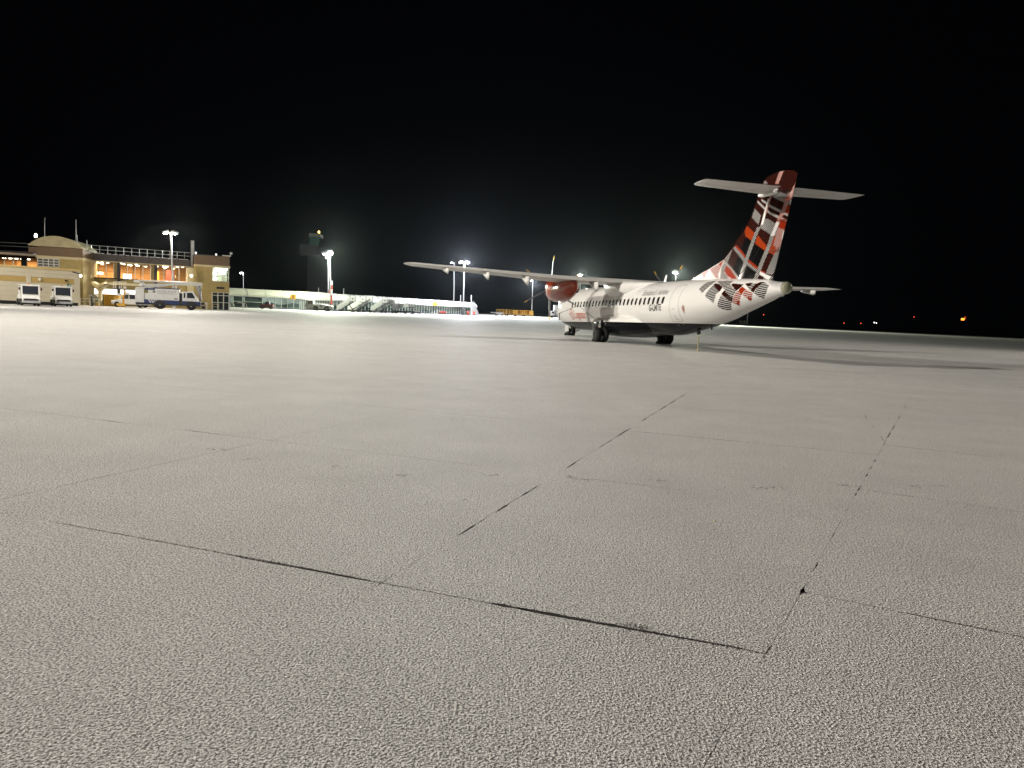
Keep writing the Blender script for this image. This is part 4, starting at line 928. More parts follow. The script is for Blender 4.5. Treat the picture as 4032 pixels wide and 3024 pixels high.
# ================================================================ pier: low glazed corridor with a curved roof
roofm = mat('pier_roof', (.62, .63, .52), .45, var=.06, scale=.8)
roofm2 = mat('pier_roof_white', (.72, .72, .70), .45, var=.06, scale=.8)
pgl = glassy('pier_glass', (.90, .96, .93), .66, .05)
frit = glassy('pier_frit_glass', (.80, .90, .86), .5, .2)
pin = mat('pier_inner_wall', (.52, .54, .52), .8, var=.2, scale=.7)
sign_y = mat('stand_sign_yellow', (.75, .38, .02), .5); inkd = mat('sign_black', (.02, .012, .01), .5)
PR = [gx(902, 138), gx(1180, 146), gx(1296, 152), gx(1872, 206)]
pier = thing('pier_corridor', 'long low glazed pier with curved pale roof running away behind the parked steps', 'building', PR[0], 0)
O0 = Vector(PR[0])
def seg_parts(a, b, style, H=3.42, Hg=2.15, pane_w=1.15):
    W = Wall(a, b); M_ = Matrix.Translation(W.a - O0) @ Matrix.Rotation(W.rz, 4, 'Z')
    def put(mb, nm, m, par=pier):
        me_o = mb.build(nm, m, par)
        if par is pier: me_o.matrix_local = M_
        return me_o
    L = W.len
    # roof quarter barrel from the eaves up to the ridge
    pr = [(-.35 + 1.9 * (1 - math.cos(t)), Hg + (H - Hg) * math.sin(t)) for t in np.linspace(0, math.pi / 2, 9)]
    prof = pr + [(4.2, H), (4.2, H - .15), (1.6, H - .15), (-.2, Hg - .05), (-.35, Hg - .05)]
    put(MB().prism(prof, -.02, L + .02, 'x'), 'roof', roofm if style != 2 else roofm2)
    n = int(L / 3.2)
    for k in range(n + 1):
        u = L * k / n; rp = [(p[0] - .03, p[1] + .03) for p in pr]
        if style in (0, 2): put(MB().tube([(u, p[0], p[1]) for p in rp], .05, 5), 'roof_rib', roofm2)
    put(MB().b2((0, -.32, Hg - .12), (L, -.12, Hg - .06)), 'eaves_beam', roofm2)
    put(MB().b2((0, 3.9, 0), (L, 4.1, H - .2)), 'rear_wall', pin)
    put(MB().b2((0, -.05, 0), (L, .15, .16)), 'kerb', black)
    n = max(1, int(L / pane_w))
    for k in range(n):
        u0, u1 = L * k / n, L * (k + 1) / n
        p_ = put(MB().b2((u0 + .05, .0, .17), (u1 - .05, .02, Hg - .12)), 'glass_pane', pgl)
        m_ = MB().b2((u0 - .045, -.06, .17), (u0 + .045, .1, Hg - .12)).build('mullion', roofm2, p_)
        if style in (0, 2) and k % 1 == 0:
            up = k % 4; a_, b_ = [(.75, .95), (.95, 1.25), (1.25, .95), (.95, .75)][up]
            MB().prism([(u0 + .06, .3 + .2 * (a_ - .75)), (u1 - .06, .3 + .2 * (b_ - .75)), (u1 - .06, b_), (u0 + .06, a_)], -.015, -.01, 'y').build('chevron_film', frit, p_)
    return W, M_
W0, M0 = seg_parts(PR[0], PR[1], 0); W1, M1 = seg_parts(PR[1], PR[2], 1, 3.5, 2.05, .42); W2, M2 = seg_parts(PR[2], PR[3], 2)
for W, e in ((W0, 450), (W1, 250), (W2, 1000)):
    for f in (.5,):
        p = W.a + W.d * (W.len * f) - W.n * 2 - O0
        lamp('corridor_light', 'AREA', (p.x, p.y, 3.0), e, (.98, 1, .97), pier, None, area=(W.len * .85, .5)).rotation_euler = (0, 0, W.rz)
# doors at the near end
for u0, u1 in ((.6, 2.4), (2.6, 6.0)):
    d_ = MB().b2((u0, -.12, .17), (u1, -.09, 2.0)).build('door_leaf', paned, pier); d_.matrix_local = M0
    for a, b, c, d in ((u0, u0 + .1, .17, 2.0), (u1 - .1, u1, .17, 2.0), (u0, u1, 1.95, 2.05), (u0, u1, 1.0, 1.08)): MB().b2((a, -.16, c), (b, -.121, d)).build('door_frame', roofm2, d_)
# stand number boards
def board(W, px, py0, py1, s, lab):
    u0, z1 = W.hit(px - 10.5, py0); u1, z0 = W.hit(px + 10.5, py1); w = u1 - u0; p = W.a + W.d * ((u0 + u1) / 2) + W.n * .75
    t = thing('stand_sign', lab, 'sign', (p.x, p.y, (z0 + z1) / 2), W.rz, 'stand number signs')
    h = z1 - z0
    MB().b2((-w / 2, -.05, -h / 2), (w / 2, .05, h / 2)).build('board', sign_y, t, bevel=.02)
    sign_text(s, h * .95, inkd, t, Matrix.Translation((0, -.056, -h * .33)) @ Matrix.Rotation(R(90), 4, 'X'), 'number', bold=.03)
    for x in (-w / 3, w / 3): MB().tube([(x, .06, 0), (x, 1.1, -.2)], .03, 5).build('bracket', galv, t)
board(W0, 1148, 1159, 1179, '5', 'orange stand sign numbered 5 on the near part of the pier')
board(W2, 1703, 1187, 1203, '6', 'orange stand sign numbered 6 on the white far part of the pier')
# closed white stair at the far end
e0 = gx(1846, 201); sw = thing('pier_end_stair', 'white enclosed stair descending from the far end of the pier', 'stair', e0, W2.rz)
sx = gx(1914, 203).x - e0.x; K = sx / 4.6
wht = mat('white_panel', (.74, .74, .74), .5, var=.05)
MB().prism([(0, 0), (0, 3.3), (1.9 * K, 3.3), (1.95 * K, 2.5), (4.2 * K, .75), (4.2 * K, 0)], -.6, -.5, 'y').build('side_panel', wht, sw)
MB().prism([(0, 0), (0, 3.3), (1.9 * K, 3.3), (1.95 * K, 2.5), (4.2 * K, .75), (4.2 * K, 0)], .9, 1.0, 'y').build('side_panel', wht, sw)
for k in range(12): MB().b2((1.95 * K + .19 * k * K, -.5, 1.9 - .16 * k - .05), (1.95 * K + .19 * (k + 1) * K, .9, 1.9 - .16 * k)).build('tread', wht, sw)
MB().tube([(.2, -.55, 3.55), (1.9 * K, -.55, 3.5), (1.95 * K, -.55, 2.75), (4.2 * K, -.55, 1.0), (4.25 * K, -.55, .1)], .05, 6).build('handrail', galv, sw)
rd = mat('fire_red', (.5, .05, .03), .45)
for i, (px, y, lab) in enumerate(((1842, 197, 'red wheeled fire extinguisher left of the pier end stair'), (1866, 197, 'red fire extinguisher against the white pier end stair'))):
    t = thing('fire_extinguisher', lab, 'extinguisher', gx(px, y), 0, 'extinguishers by the pier end')
    MB().lathe((0, 0, .12), (0, 0, 1), [(0, .2), (.05, .24), (.8, .24), (.95, .12), (1.0, .06)], 12).build('cylinder', rd, t)
    MB().tube([(0, -.1, 1.0), (-.5, -.2, 1.25), (-.55, -.2, 1.5)], .04, 6).build('handle', inkd, t)
    for s in (-.28, .28): MB().lathe((s - .04, 0, .17), (1, 0, 0), [(0, .17), (.08, .17)], 12).build('wheel', tyre, t)
# slim posts standing on and behind the pier
for i, (px, y0, y1, d, lab) in enumerate(((1254, 1160, 1134, 158, 'short pale post on the pier roof left of the striped mast'), (1353, 1166, 1137, 162, 'slim post rising over the pier roof right of the striped mast'), (1814, 1186, 1163, 208, 'slim post over the pier roof near the twin lamps'), (1856, 1240, 1163, 202, 'slim tall post at the far end of the pier'))):
    b = dp(px, y0, d); t_ = dp(px, y1, d); z0 = 0
    t = thing('slim_post', lab, 'post', (b.x, d, 0), 0, 'slim posts along the pier')
    MB().tube([(0, 0, 0), (t_.x - b.x, 0, t_.z)], .11, 6).build('pole', roofm2, t); MB().lathe((t_.x - b.x, 0, t_.z), (0, 0, 1), [(0, .13), (.06, .12), (.1, .03)], 8).build('cap', galv, t)
# ================================================================ vehicles and equipment
vwhite = mat('vehicle_white', (.72, .72, .70), .35, var=.06, scale=2, coat=.3)
vblue = mat('vehicle_navy', (.02, .035, .13), .35, var=.15, coat=.3)
vyel = mat('vehicle_yellow', (.62, .36, .04), .45, var=.15, scale=2)
vgrey = mat('vehicle_grey', (.32, .32, .32), .5, var=.1)
chass = mat('chassis_black', (.018, .018, .02), .6, var=.3)
wglass = mat('windscreen', (.03, .035, .045), .08, coat=.4)
amber = mat('beacon_amber', (.5, .15, .02), .3)
headl = mat('headlight_lens', (.75, .75, .72), .1, coat=.5)
def vwheel(par, x, y, r, w, name='wheel'):
    o = bpy.data.objects.new(name, None); col.objects.link(o); o.parent = par
    MB().lathe((x, y - w / 2, r), (0, 1, 0), [(0, r * .55), (0, r * .8), (.03, r * .95), (w * .3, r), (w * .7, r), (w - .03, r * .95), (w, r * .8), (w, r * .55)], 22).build('tyre', tyre, o)
    MB().lathe((x, y - w / 2 - .005, r), (0, 1, 0), [(0, r * .16), (.03, r * .3), (.045, r * .56), (w - .035, r * .56), (w - .02, r * .3), (w + .01, r * .16)], 18).build('rim', rimm, o)
    return o
# ---- baggage tractors, front towards the viewer (local -y is the front)
def tractor(px, py, rz, label):
    t = thing('baggage_tractor', label, 'tug', gp(px, py), rz, 'white baggage tractors')
    MB().b2((-.72, -1.35, .28), (.72, 1.35, .62)).build('chassis', chass, t, bevel=.04)
    MB().prism([(-1.42, .45), (-1.42, .95), (-1.2, 1.02), (-.75, 1.05), (-.75, .45)], -.70, .70, 'x').build('nose', vwhite, t, bevel=.04)
    MB().b2((-.6, -1.44, .48), (.6, -1.41, .66)).build('grille', chass, t)
    for s in (-1, 1):
        MB().b2((s * .62 - .12, -1.46, .62), (s * .62 + .12, -1.40, .80)).build('headlight', headl, t, bevel=.02)
        MB().prism([(-1.15, 1.03), (-1.05, 1.82), (-.98, 1.82), (-1.06, 1.03)], s * .68 - .05, s * .68 + .05, 'x').build('front_pillar', vwhite, t)
        MB().b2((s * .68 - .05, .25, .6), (s * .68 + .05, .35, 1.82)).build('rear_pillar', vwhite, t)
        MB().b2((s * .86 - .07, -1.2, 1.42), (s * .86 + .07, -1.1, 1.66)).build('mirror', chass, t, bevel=.02)
        MB().b2((s * .66 - .03, -1.04, .62), (s * .66 + .03, .25, 1.05)).build('door', vwhite, t, bevel=.01)
        for y in (-.95, .95):
            w_ = vwheel(t, 0, 0, .33, .22); w_.location = (s * .66, y, 0); w_.rotation_euler = (0, 0, R(90))
    MB().prism([(-1.10, 1.06), (-1.02, 1.78), (-1.0, 1.78), (-1.08, 1.06)], -.63, .63, 'x').build('windscreen', wglass, t)
    MB().b2((-.78, -1.14, 1.82), (.78, .42, 1.93)).build('roof', vwhite, t, bevel=.04)
    MB().b2((-.72, .4, .6), (.72, 1.35, .98)).build('rear_deck', vwhite, t, bevel=.05)
    MB().b2((-.74, -1.5, .26), (.74, -1.36, .46)).build('bumper', vgrey, t, bevel=.03)
    MB().lathe((0, -.3, 1.93), (0, 0, 1), [(0, .07), (.1, .065), (.14, .02)], 10).build('beacon', amber, t)
    MB().tube([(-.62, -1.19, 1.1), (.62, -1.19, 1.1)], .02, 5).build('wiper', chass, t)
    return t
tractor(112, 1203, R(41), 'white baggage tractor parked left, with dark-blue reflections in its windscreen')
tractor(241, 1206, R(39), 'white baggage tractor parked right, below the green exit sign')
# ---- de-icing / high-lift truck, nose to the right
tr0 = gp(528, 1215); tr1 = gp(776, 1221)
tp_ = gp(632, 1216); tf_ = gp(733, 1219)
ang = math.atan2(tf_.y - tp_.y, tf_.x - tp_.x) * .35
truck = thing('boom_truck', 'navy and white boom truck with folded lift arm in front of the terminal', 'truck', tp_, ang); truck.scale = (.97, .97, .89)
sc_ = (gx(733, tp_.y).x - tp_.x) / 3.3            # wheelbase 3.3 m
MB().b2((-2.5, -1.05, .5), (4.3, 1.05, .85)).build('chassis', chass, truck, bevel=.03)
bodyo = MB().prism([(-1.55, 1.0), (-1.55, 2.35), (-.7, 2.35), (-.45, 2.5), (2.05, 2.5), (2.05, 1.0)], -1.18, 1.18, 'y').build('tank_body', vwhite, truck, bevel=.04)
MB().b2((-1.56, -1.2, 2.3), (-.5, 1.2, 2.52)).build('tank_top', vblue, truck, bevel=.02)
MB().b2((-.5, -1.0, 2.52), (2.1, 1.0, 2.62)).build('walkway', vblue, truck, bevel=.02)
MB().b2((-1.6, -1.21, .62), (2.08, 1.21, 1.12)).build('side_skirt', vblue, truck, bevel=.02)
for k in range(6):
    MB().prism([(0, .74), (.14, .74), (-.12, 1.13), (-.24, 1.13)], -1.222, -1.212, 'y').build('hazard_stripe', vwhite, truck, loc=(-1.0 + .27 * k, 0, 0))
MB().b2((-2.55, -1.12, .72), (-1.62, 1.12, 2.42)).build('pump_cabinet', vwhite, truck, bevel=.04)
MB().b2((-1.62, -1.1, 1.9), (-1.2, -1.19, 2.35)).build('hose_box', mat('hose_box', (.18, .16, .05), .6), truck)
MB().b2((-2.45, -.9, .35), (-1.5, .9, .72)).build('rear_pipework', vgrey, truck, bevel=.06)
for x in (-2.0, -1.6): MB().lathe((x, -1.0, .5), (0, 1, 0), [(0, .12), (.05, .16), (.3, .16)], 10).build('valve', galv, truck)
cab = MB().prism([(2.35, .95), (2.35, 2.3), (3.55, 2.36), (3.95, 1.6), (4.05, .95)], -1.1, 1.1, 'y').build('cab', vwhite, truck, bevel=.05)
MB().b2((2.3, -1.14, .62), (4.3, 1.14, 1.1)).build('front_skirt', vblue, truck, bevel=.03)
MB().prism([(2.85, 1.5), (2.85, 2.15), (3.4, 2.18), (3.7, 1.6), (3.7, 1.5)], -1.115, -1.105, 'y').build('side_window', wglass, cab)
MB().b2((2.5, -1.115, 1.5), (2.68, -1.105, 2.12)).build('side_window', wglass, cab)
MB().prism([(3.58, 2.3), (3.98, 1.6), (4.0, 1.6), (3.6, 2.3)], -.95, .95, 'y').build('windscreen', wglass, cab)
MB().b2((2.1, -.9, .9), (2.32, .9, 2.1)).build('engine_grille', chass, truck)
for x, r in ((0, .48), (3.3, .48)):
    for s in (-1, 1): vwheel(truck, x, s * .98, r, .32)
    MB().prism([(x + .62 * math.cos(t), .5 + .62 * math.sin(t)) for t in np.linspace(0, math.pi, 12)], -1.225, -.7, 'y').build('wheel_arch', chass, truck)
# folded boom: two long arms, jib, basket and turret
MB().prism([(-2.2, 2.95), (2.6, 3.35), (4.4, 3.28), (4.45, 3.08), (2.6, 3.08), (1.2, 2.98), (-.2, 2.66), (-1.7, 2.62)], -.3, .3, 'y').build('lower_boom', mat('boom_white', (.62, .62, .58), .45, var=.1), truck, bevel=.03)
MB().b2((-2.3, -.42, 3.3), (4.45, -.02, 3.5)).build('upper_boom', mat('boom_white', (1, 1, 1)), truck, bevel=.03)
MB().prism([(3.7, 3.2), (4.0, 2.2), (4.2, 1.2), (4.45, 1.2), (4.35, 2.4), (4.3, 3.2)], -.25, .25, 'y').build('jib', vgrey, truck, bevel=.03)
MB().tube([(4.15, -.4, 3.1), (4.35, -.42, 2.7), (4.2, -.4, 2.45)], .06, 6).build('hydraulic_hose', chass, truck)
MB().b2((-2.75, -.5, 3.12), (-2.2, .3, 3.42)).build('boom_head', vwhite, truck, bevel=.04)
MB().lathe((-1.9, -.45, 2.9), (0, 1, 0), [(0, .1), (.05, .28), (.5, .28), (.55, .1)], 14).build('boom_pivot', vwhite, truck)
MB().b2((-2.5, -1.1, 2.44), (-.9, 1.1, 2.6)).build('turret_base', vwhite, truck, bevel=.04)
MB().b2((1.55, -.1, 2.62), (1.72, .1, 3.1)).build('boom_rest', vwhite, truck)
for k in range(44): pass
MB().b2((4.35, -.9, .75), (4.75, .9, 1.0)).build('bumper', chass, truck, bevel=.03)
sign_text('EXCELLENCE', .42, mat('truck_lettering', (.25, .25, .25), .5), truck, Matrix.Translation((.72, -1.187, 2.02)) @ Matrix.Rotation(R(90), 4, 'X'), 'side_lettering', sx=.82)
for a in (0, .5, .95): MB().b2((-.25 + a, -1.187, 1.88), (.15 + a + .3, -1.183, 1.93)).build('lettering_line', mat('truck_lettering', (.25, .25, .25)), truck)
MB().b2((-.72, -1.188, 1.98), (-.46, -1.182, 2.24)).build('logo_square', ink, truck); MB().b2((-.63, -1.192, 2.06), (-.55, -1.188, 2.14)).build('logo_mark', vwhite, truck)
MB().b2((1.5, -1.19, 1.2), (1.85, -1.184, 1.45)).build('data_plate', vgrey, truck)
# ---- white ramp tractor beside the striped mast, nose to the left
b0 = gx(1203, 141); t = thing('ramp_tractor', 'white cab-forward ramp tractor beside the red and white striped mast', 'tug', b0, R(4)); Lr = gx(1300, 141).x - b0.x; q = Lr / 5.0
MB().prism([(0, .5), (0, 1.15), (.25, 1.2), (.42, 1.9), (1.5, 1.92), (1.55, .5)], -.85, .85, 'y').build('cab', vwhite, t, bevel=.05)
MB().prism([(.1, 1.22), (.3, 1.82), (.38, 1.82), (.2, 1.22)], -.72, .72, 'y').build('windscreen', wglass, t)
MB().prism([(.5, 1.15), (.62, 1.8), (1.4, 1.8), (1.42, 1.15)], -.87, -.856, 'y').build('side_window', wglass, t)
MB().prism([(1.56, .4), (1.56, 1.25), (3.4, 1.22), (4.75, 1.0), (4.95, .85), (4.95, .4)], -.92, .92, 'y').build('body', vwhite, t, bevel=.06)
MB().b2((1.6, -.75, 1.24), (2.5, .75, 1.34)).build('rear_rack', chass, t)
MB().prism([(.6, .28), (1.6, .34), (1.7, .62), (.9, .62)], -.95, .95, 'y').build('step', vgrey, t)
MB().b2((.3, -.8, .25), (4.8, .8, .42)).build('chassis', chass, t)
for x in (1.95, 3.95):
    for s in (-1, 1): vwheel(t, x, s * .82, .42, .26)
    MB().prism([(x + .5 * math.cos(a), .42 + .5 * math.sin(a)) for a in np.linspace(0, math.pi, 12)], -.935, -.7, 'y').build('wheel_arch', chass, t)
MB().lathe((2.95, -.93, .88), (0, -1, 0), [(0, .17), (.008, .17)], 16).build('roundel', inkg, t)
MB().b2((3.2, -.935, .86), (3.7, -.925, .9)).build('side_lettering', inkg, t)
# ---- mobile passenger steps
def steps(px, d, rz, label, low=False, scale=1.0):
    t = thing('passenger_steps', label, 'airstairs', gx(px, d), rz, 'passenger steps parked by the pier'); t.scale = (scale,) * 3
    MB().b2((-1.9, -.75, .35), (1.9, .75, .55)).build('chassis', chass, t)
    for x in (-1.3, 1.35):
        for s in (-1, 1): vwheel(t, x, s * .7, .28, .2)
    for s in (-1, 1):
        MB().prism([(-2.3, .35), (-2.3, .75), (.35, 2.75), (.75, 2.75), (.75, 2.3), (-1.7, .35)], s * .62 - .03, s * .62 + .03, 'y').build('stringer', vwhite, t)
        MB().prism([(-2.25, .85), (-2.2, 1.35), (.4, 3.3), (.4, 2.75)], s * .62 - .015, s * .62 + .015, 'y').build('side_panel', wht, t)
        MB().b2((.55, s * .66 - .02, 2.5), (1.75, s * .66 + .02, 3.45)).build('platform_panel', wht, t, bevel=.03)
        for x in (.5, 1.78): MB().b2((x - .03, s * .66 - .03, 2.3), (x + .03, s * .66 + .03, 3.75)).build('canopy_post', vgrey, t)
        MB().tube([(-1.2, s * .5, .55), (1.3, s * .5, 2.25)], .06, 6).tube([(1.2, s * .5, .55), (.2, s * .5, 1.8)], .06, 6).build('lift_strut', chass, t)
    for k in range(12): MB().b2((-2.15 + .22 * k, -.58, .58 + .165 * k), (-1.88 + .22 * k, .58, .62 + .165 * k)).build('tread', vgrey, t)
    MB().b2((.4, -.66, 2.3), (1.85, .66, 2.4)).build('platform', chass, t)
    MB().b2((.35, -.72, 3.74), (1.9, .72, 3.82)).build('canopy_roof', vgrey, t)
    MB().lathe((1.15, -.685, 3.0), (0, -1, 0), [(0, .16), (.008, .16)], 14).build('roundel', inkg, t)
    return t
steps(1368, 147, R(6), 'leftmost set of mobile steps, tinted green by the striped mast lamp', scale=.84)
steps(1408, 151, R(8), 'second set of mobile steps from the striped mast', scale=.84)
steps(1434, 153, R(4), 'third set of mobile steps, its dark understructure exposed', scale=.88)
steps(1496, 158, R(7), 'white mobile steps standing right of the pier pillar gap', scale=.84)
steps(1524, 160, R(5), 'mobile steps next to the belt loader', scale=.84)
# ---- belt loader and cargo trolley
b0 = gx(1547, 162); t = thing('belt_loader', 'belt loader with raised white-sided conveyor next to the steps', 'belt loader', b0, R(6))
MB().b2((0, -.8, .35), (4.6, .8, .6)).build('chassis', chass, t)
MB().prism([(-.1, .6), (-.1, 1.7), (3.2, 2.35), (3.2, 1.55), (.2, .75)], -.85, -.75, 'y').build('conveyor_side', wht, t); MB().prism([(-.1, .6), (-.1, 1.7), (3.2, 2.35), (3.2, 1.55), (.2, .75)], .75, .85, 'y').build('conveyor_side', wht, t)
MB().prism([(0, .9), (3.3, 1.9), (3.3, 1.98), (0, .98)], -.75, .75, 'y').build('belt', chass, t)
MB().prism([(1.1, 1.0), (1.1, 1.95), (2.2, 2.15), (2.2, 1.35)], -.88, -.855, 'y').build('grey_panel', vgrey, t)
MB().b2((3.25, -.8, 1.35), (4.5, .8, 1.45)).build('end_platform', chass, t)
for x in (3.3, 3.9, 4.45):
    for s in (-1, 1): MB().b2((x - .04, s * .76 - .03, .6), (x + .04, s * .76 + .03, 2.35)).build('post', vgrey, t)
for k in range(3): MB().b2((3.4 + .36 * k, -.3, 1.46), (3.7 + .36 * k, .3, 2.1)).build('crate', wht, t)
for x in (.7, 2.6, 4.1):
    for s in (-1, 1): vwheel(t, x, s * .75, .3, .2)
# ---- baggage dollies with yellow cages
def dolly(px, d, rz, label, solid=False):
    t = thing('baggage_cart', label, 'cart', gx(px, d), rz, 'yellow baggage carts in a row')
    MB().b2((-1.75, -.8, .55), (1.75, .8, .72)).build('deck', vyel, t)
    MB().b2((-1.2, -.6, .3), (1.2, .6, .54)).build('frame', vgrey, t)
    for x in (-1.25, 1.25):
        for s in (-1, 1): vwheel(t, x, s * .68, .28, .18)
    for x in (-1.7, -.57, .57, 1.7):
        for s in (-1, 1): MB().b2((x - .05, s * .74 - .05, .72), (x + .05, s * .74 + .05, 2.05)).build('post', vyel, t)
    for s in (-1, 1):
        for z in (1.0, 1.5, 2.0): MB().b2((-1.7, s * .74 - .03, z - .07), (1.7, s * .74 + .03, z + .07)).build('rail', vyel, t)
    for x in (-1.72, 1.72): MB().b2((x - .03, -.74, .72), (x + .03, .74, 2.0)).build('end_panel', vyel, t)
    MB().tube([(-1.75, 0, .55), (-2.5, 0, .45)], .05, 6).build('tow_bar', vgrey, t)
    if solid: MB().prism([(.5, .8), (1.7, .8), (1.7, 1.95), (.5, 2.1)], -.8, -.775, 'y').build('side_sheet', vyel, t)
    return t
fl_ = thing('flat_trolley', 'low white flat trolley at the left end of the yellow cart row', 'trolley', gx(1958, 248), R(3), )
MB().b2((-2.2, -.8, .75), (1.9, .8, 1.05)).build('deck', wht, fl_, bevel=.03); MB().b2((-.6, -.78, .3), (1.6, .78, .74)).build('box', wht, fl_, bevel=.03)
for x in (-.4, 1.5):
    for s in (-1, 1): vwheel(fl_, x, s * .7, .28, .18)
dolly(1975, 256, R(2), 'leftmost yellow caged baggage cart behind the white flat trolley')
dolly(2013, 252, R(5), 'second yellow caged baggage cart with a solid corner sheet', True)
dolly(2044, 256, R(3), 'third yellow caged baggage cart in the row')
dolly(2078, 258, R(4), 'rightmost yellow caged baggage cart beside the lamp pole', True)
# ---- white truck half hidden behind the nose
b0 = gx(2168, 262); t = thing('high_lift_truck', 'white catering truck half hidden behind the aircraft nose and propeller', 'truck', b0, R(5))
MB().b2((-.3, -1.1, .4), (6.5, 1.1, .75)).build('chassis', chass, t)
MB().prism([(-.4, .6), (-.5, 1.5), (-.1, 2.3), (1.2, 2.35), (1.2, .6)], -1.05, 1.05, 'y').build('cab', vwhite, t, bevel=.05)
MB().prism([(.15, 1.5), (.3, 2.15), (1.0, 2.15), (1.0, 1.5)], -1.07, -1.055, 'y').build('side_window', wglass, t)
MB().prism([(-.46, 1.5), (-.1, 2.25), (-.05, 2.25), (-.41, 1.5)], -.9, .9, 'y').build('windscreen', wglass, t)
MB().b2((.9, -1.2, 2.45), (6.4, 1.2, 4.3)).build('box_body', vwhite, t, bevel=.04); MB().b2((1.35, -1.1, .8), (6.4, 1.1, 2.4)).build('lift_frame', vgrey, t)
for x in (.4, 5.0):
    for s in (-1, 1): vwheel(t, x, s * .95, .45, .3)
# ---- things in front of the terminal
def at_(px, d): return gx(px, d)
t = thing('canopy_column', 'pale column carrying an upturned pyramid canopy before the terminal', 'canopy', at_(395, 86), R(4)); zc_ = dp(395, 1110, 86).z
k_ = 86 / F_PX
MB().b2((-.16, -.16, 0), (.16, .16, zc_ - 1.0)).build('column', stone, t)
MB().add([(-.15, -.15, zc_ - 1.05), (.15, -.15, zc_ - 1.05), (.15, .15, zc_ - 1.05), (-.15, .15, zc_ - 1.05), (-.62, -.62, zc_ - .3), (.62, -.62, zc_ - .3), (.62, .62, zc_ - .3), (-.62, .62, zc_ - .3)], [(0, 1, 5, 4), (1, 2, 6, 5), (2, 3, 7, 6), (3, 0, 4, 7)]).build('capital', stone, t)
for s in (-1, 1):
    MB().prism([(0, zc_ - .55), (s * .72, zc_ - .2), (s * .72, zc_), (0, zc_ - .3)], -.62, .62, 'y').build('canopy_wing', stone, t)
MB().b2((.6, -.1, zc_ - .25), (4.2, .1, zc_ - .02)).build('beam', stone, t)
t = thing('yellow_container', 'mustard yellow steel container against the terminal wall', 'container', at_(449, 88.5), R(3)); w_ = 58 * 88.5 / F_PX
MB().b2((-w_ / 2, -.6, .05), (w_ / 2, .9, 1.28)).build('body', vyel, t, bevel=.03); MB().b2((-w_ / 2 - .06, -.66, 1.28), (w_ / 2 + .06, .95, 1.36)).build('lid', vyel, t)
for k in range(4): MB().b2((-w_ / 2 + .2 + k * .42, -.63, .1), (-w_ / 2 + .26 + k * .42, -.601, 1.25)).build('rib', vyel, t)
t = thing('parked_car', 'white parked car partly behind the rear of the boom truck', 'car', at_(490, 88), R(4))
cp = [(-1.1, .3), (-1.15, .62), (-.75, .78), (-.35, .85), (.25, 1.42), (.75, 1.5), (1.9, 1.48), (2.6, .95), (2.75, .6), (2.7, .3)]
MB().prism(cp, -.82, .82, 'y').build('body', vwhite, t, bevel=.08)
MB().prism([(.0, .92), (.38, 1.36), (.8, 1.42), (.8, .92)], -.84, -.825, 'y').build('side_window', wglass, t); MB().prism([(.9, .92), (.9, 1.42), (1.7, 1.4), (2.0, .95)], -.84, -.825, 'y').build('side_window', wglass, t)
for x in (-.5, 2.0):
    for s in (-1, 1): vwheel(t, x, s * .76, .3, .2)
MB().b2((-1.16, -.7, .58), (-1.06, -.35, .72)).build('headlight', headl, t)
MB().b2((-1.17, -.5, .35), (-1.13, .5, .5)).build('bumper_intake', chass, t)
t = thing('scissor_access_lift', 'small yellow boom lift with railed platform behind the car', 'lift', at_(484, 87.2), R(5))
MB().tube([(0, 0, .3), (.1, 0, 1.2), (.25, 0, 1.75)], [.12, .1, .12], 8).build('mast', mat('lift_orange', (.62, .30, .02), .5), t); MB().box((-.1, 0, .25), (.9, .7, .3)).build('base', vyel, t, bevel=.04)
zpl = dp(484, 1137, 87.2).z; zpt = dp(484, 1112, 87.2).z
MB().b2((-.85, -.5, zpl - .08), (.55, .5, zpl)).build('platform', chass, t); 
for x in (-.82, -.6, -.2, 0, .3, .5): MB().b2((x - .035, -.5, zpl), (x + .035, -.44, zpt)).build('railing_post', wht, t)
MB().b2((-.85, -.5, zpt), (.55, -.44, zpt + .06)).build('top_rail', wht, t)
for x, z in ((-.28, 1.35), (.62, 1.55)): MB().box((x, -.3, z), (.42, .3, .3)).build('control_box', wht, t, bevel=.06)
MB().tube([(.25, 0, 1.75), (.1, 0, zpl)], .09, 6).build('jib', mat('lift_orange', (.62, .30, .02)), t)
t = thing('guard_rail', 'low white tubular barrier at the corner of the cream block', 'railing', at_(316, 84.5), R(4)); w_ = 72 * 84.5 / F_PX
for z in (.45, .75): MB().tube([(0, 0, z), (w_, 0, z)], .035, 6).build('rail', wht, t)
for k in range(5): MB().tube([(w_ * k / 4, 0, 0), (w_ * k / 4, 0, .78)], .035, 6).build('post', wht, t)
t = thing('waste_bin', 'yellow waste bin with lid standing by the white barrier', 'bin', at_(382, 84.8)); MB().lathe((0, 0, 0), (0, 0, 1), [(0, .17), (.5, .19), (.52, .19)], 14).build('drum', mat('bin_yellow', (.65, .5, .12), .5), t); MB().lathe((0, 0, .52), (0, 0, 1), [(0, .2), (.05, .2), (.1, .12)], 14).build('lid', chass, t)
t = thing('hydrant_post', 'dark metal post with a white top arm before the barrier', 'post', at_(362, 83.5)); MB().lathe((0, 0, 0), (0, 0, 1), [(0, .11), (.1, .08), (1.05, .07), (1.1, .03)], 10).build('pole', chass, t); MB().tube([(0, 0, 1.1), (-.32, 0, 1.22), (-.22, 0, .98)], .03, 5).build('arm', wht, t)
t = thing('smoking_shelter', 'small curved clear shelter behind the white barrier', 'shelter', at_(372, 87.5), R(4))
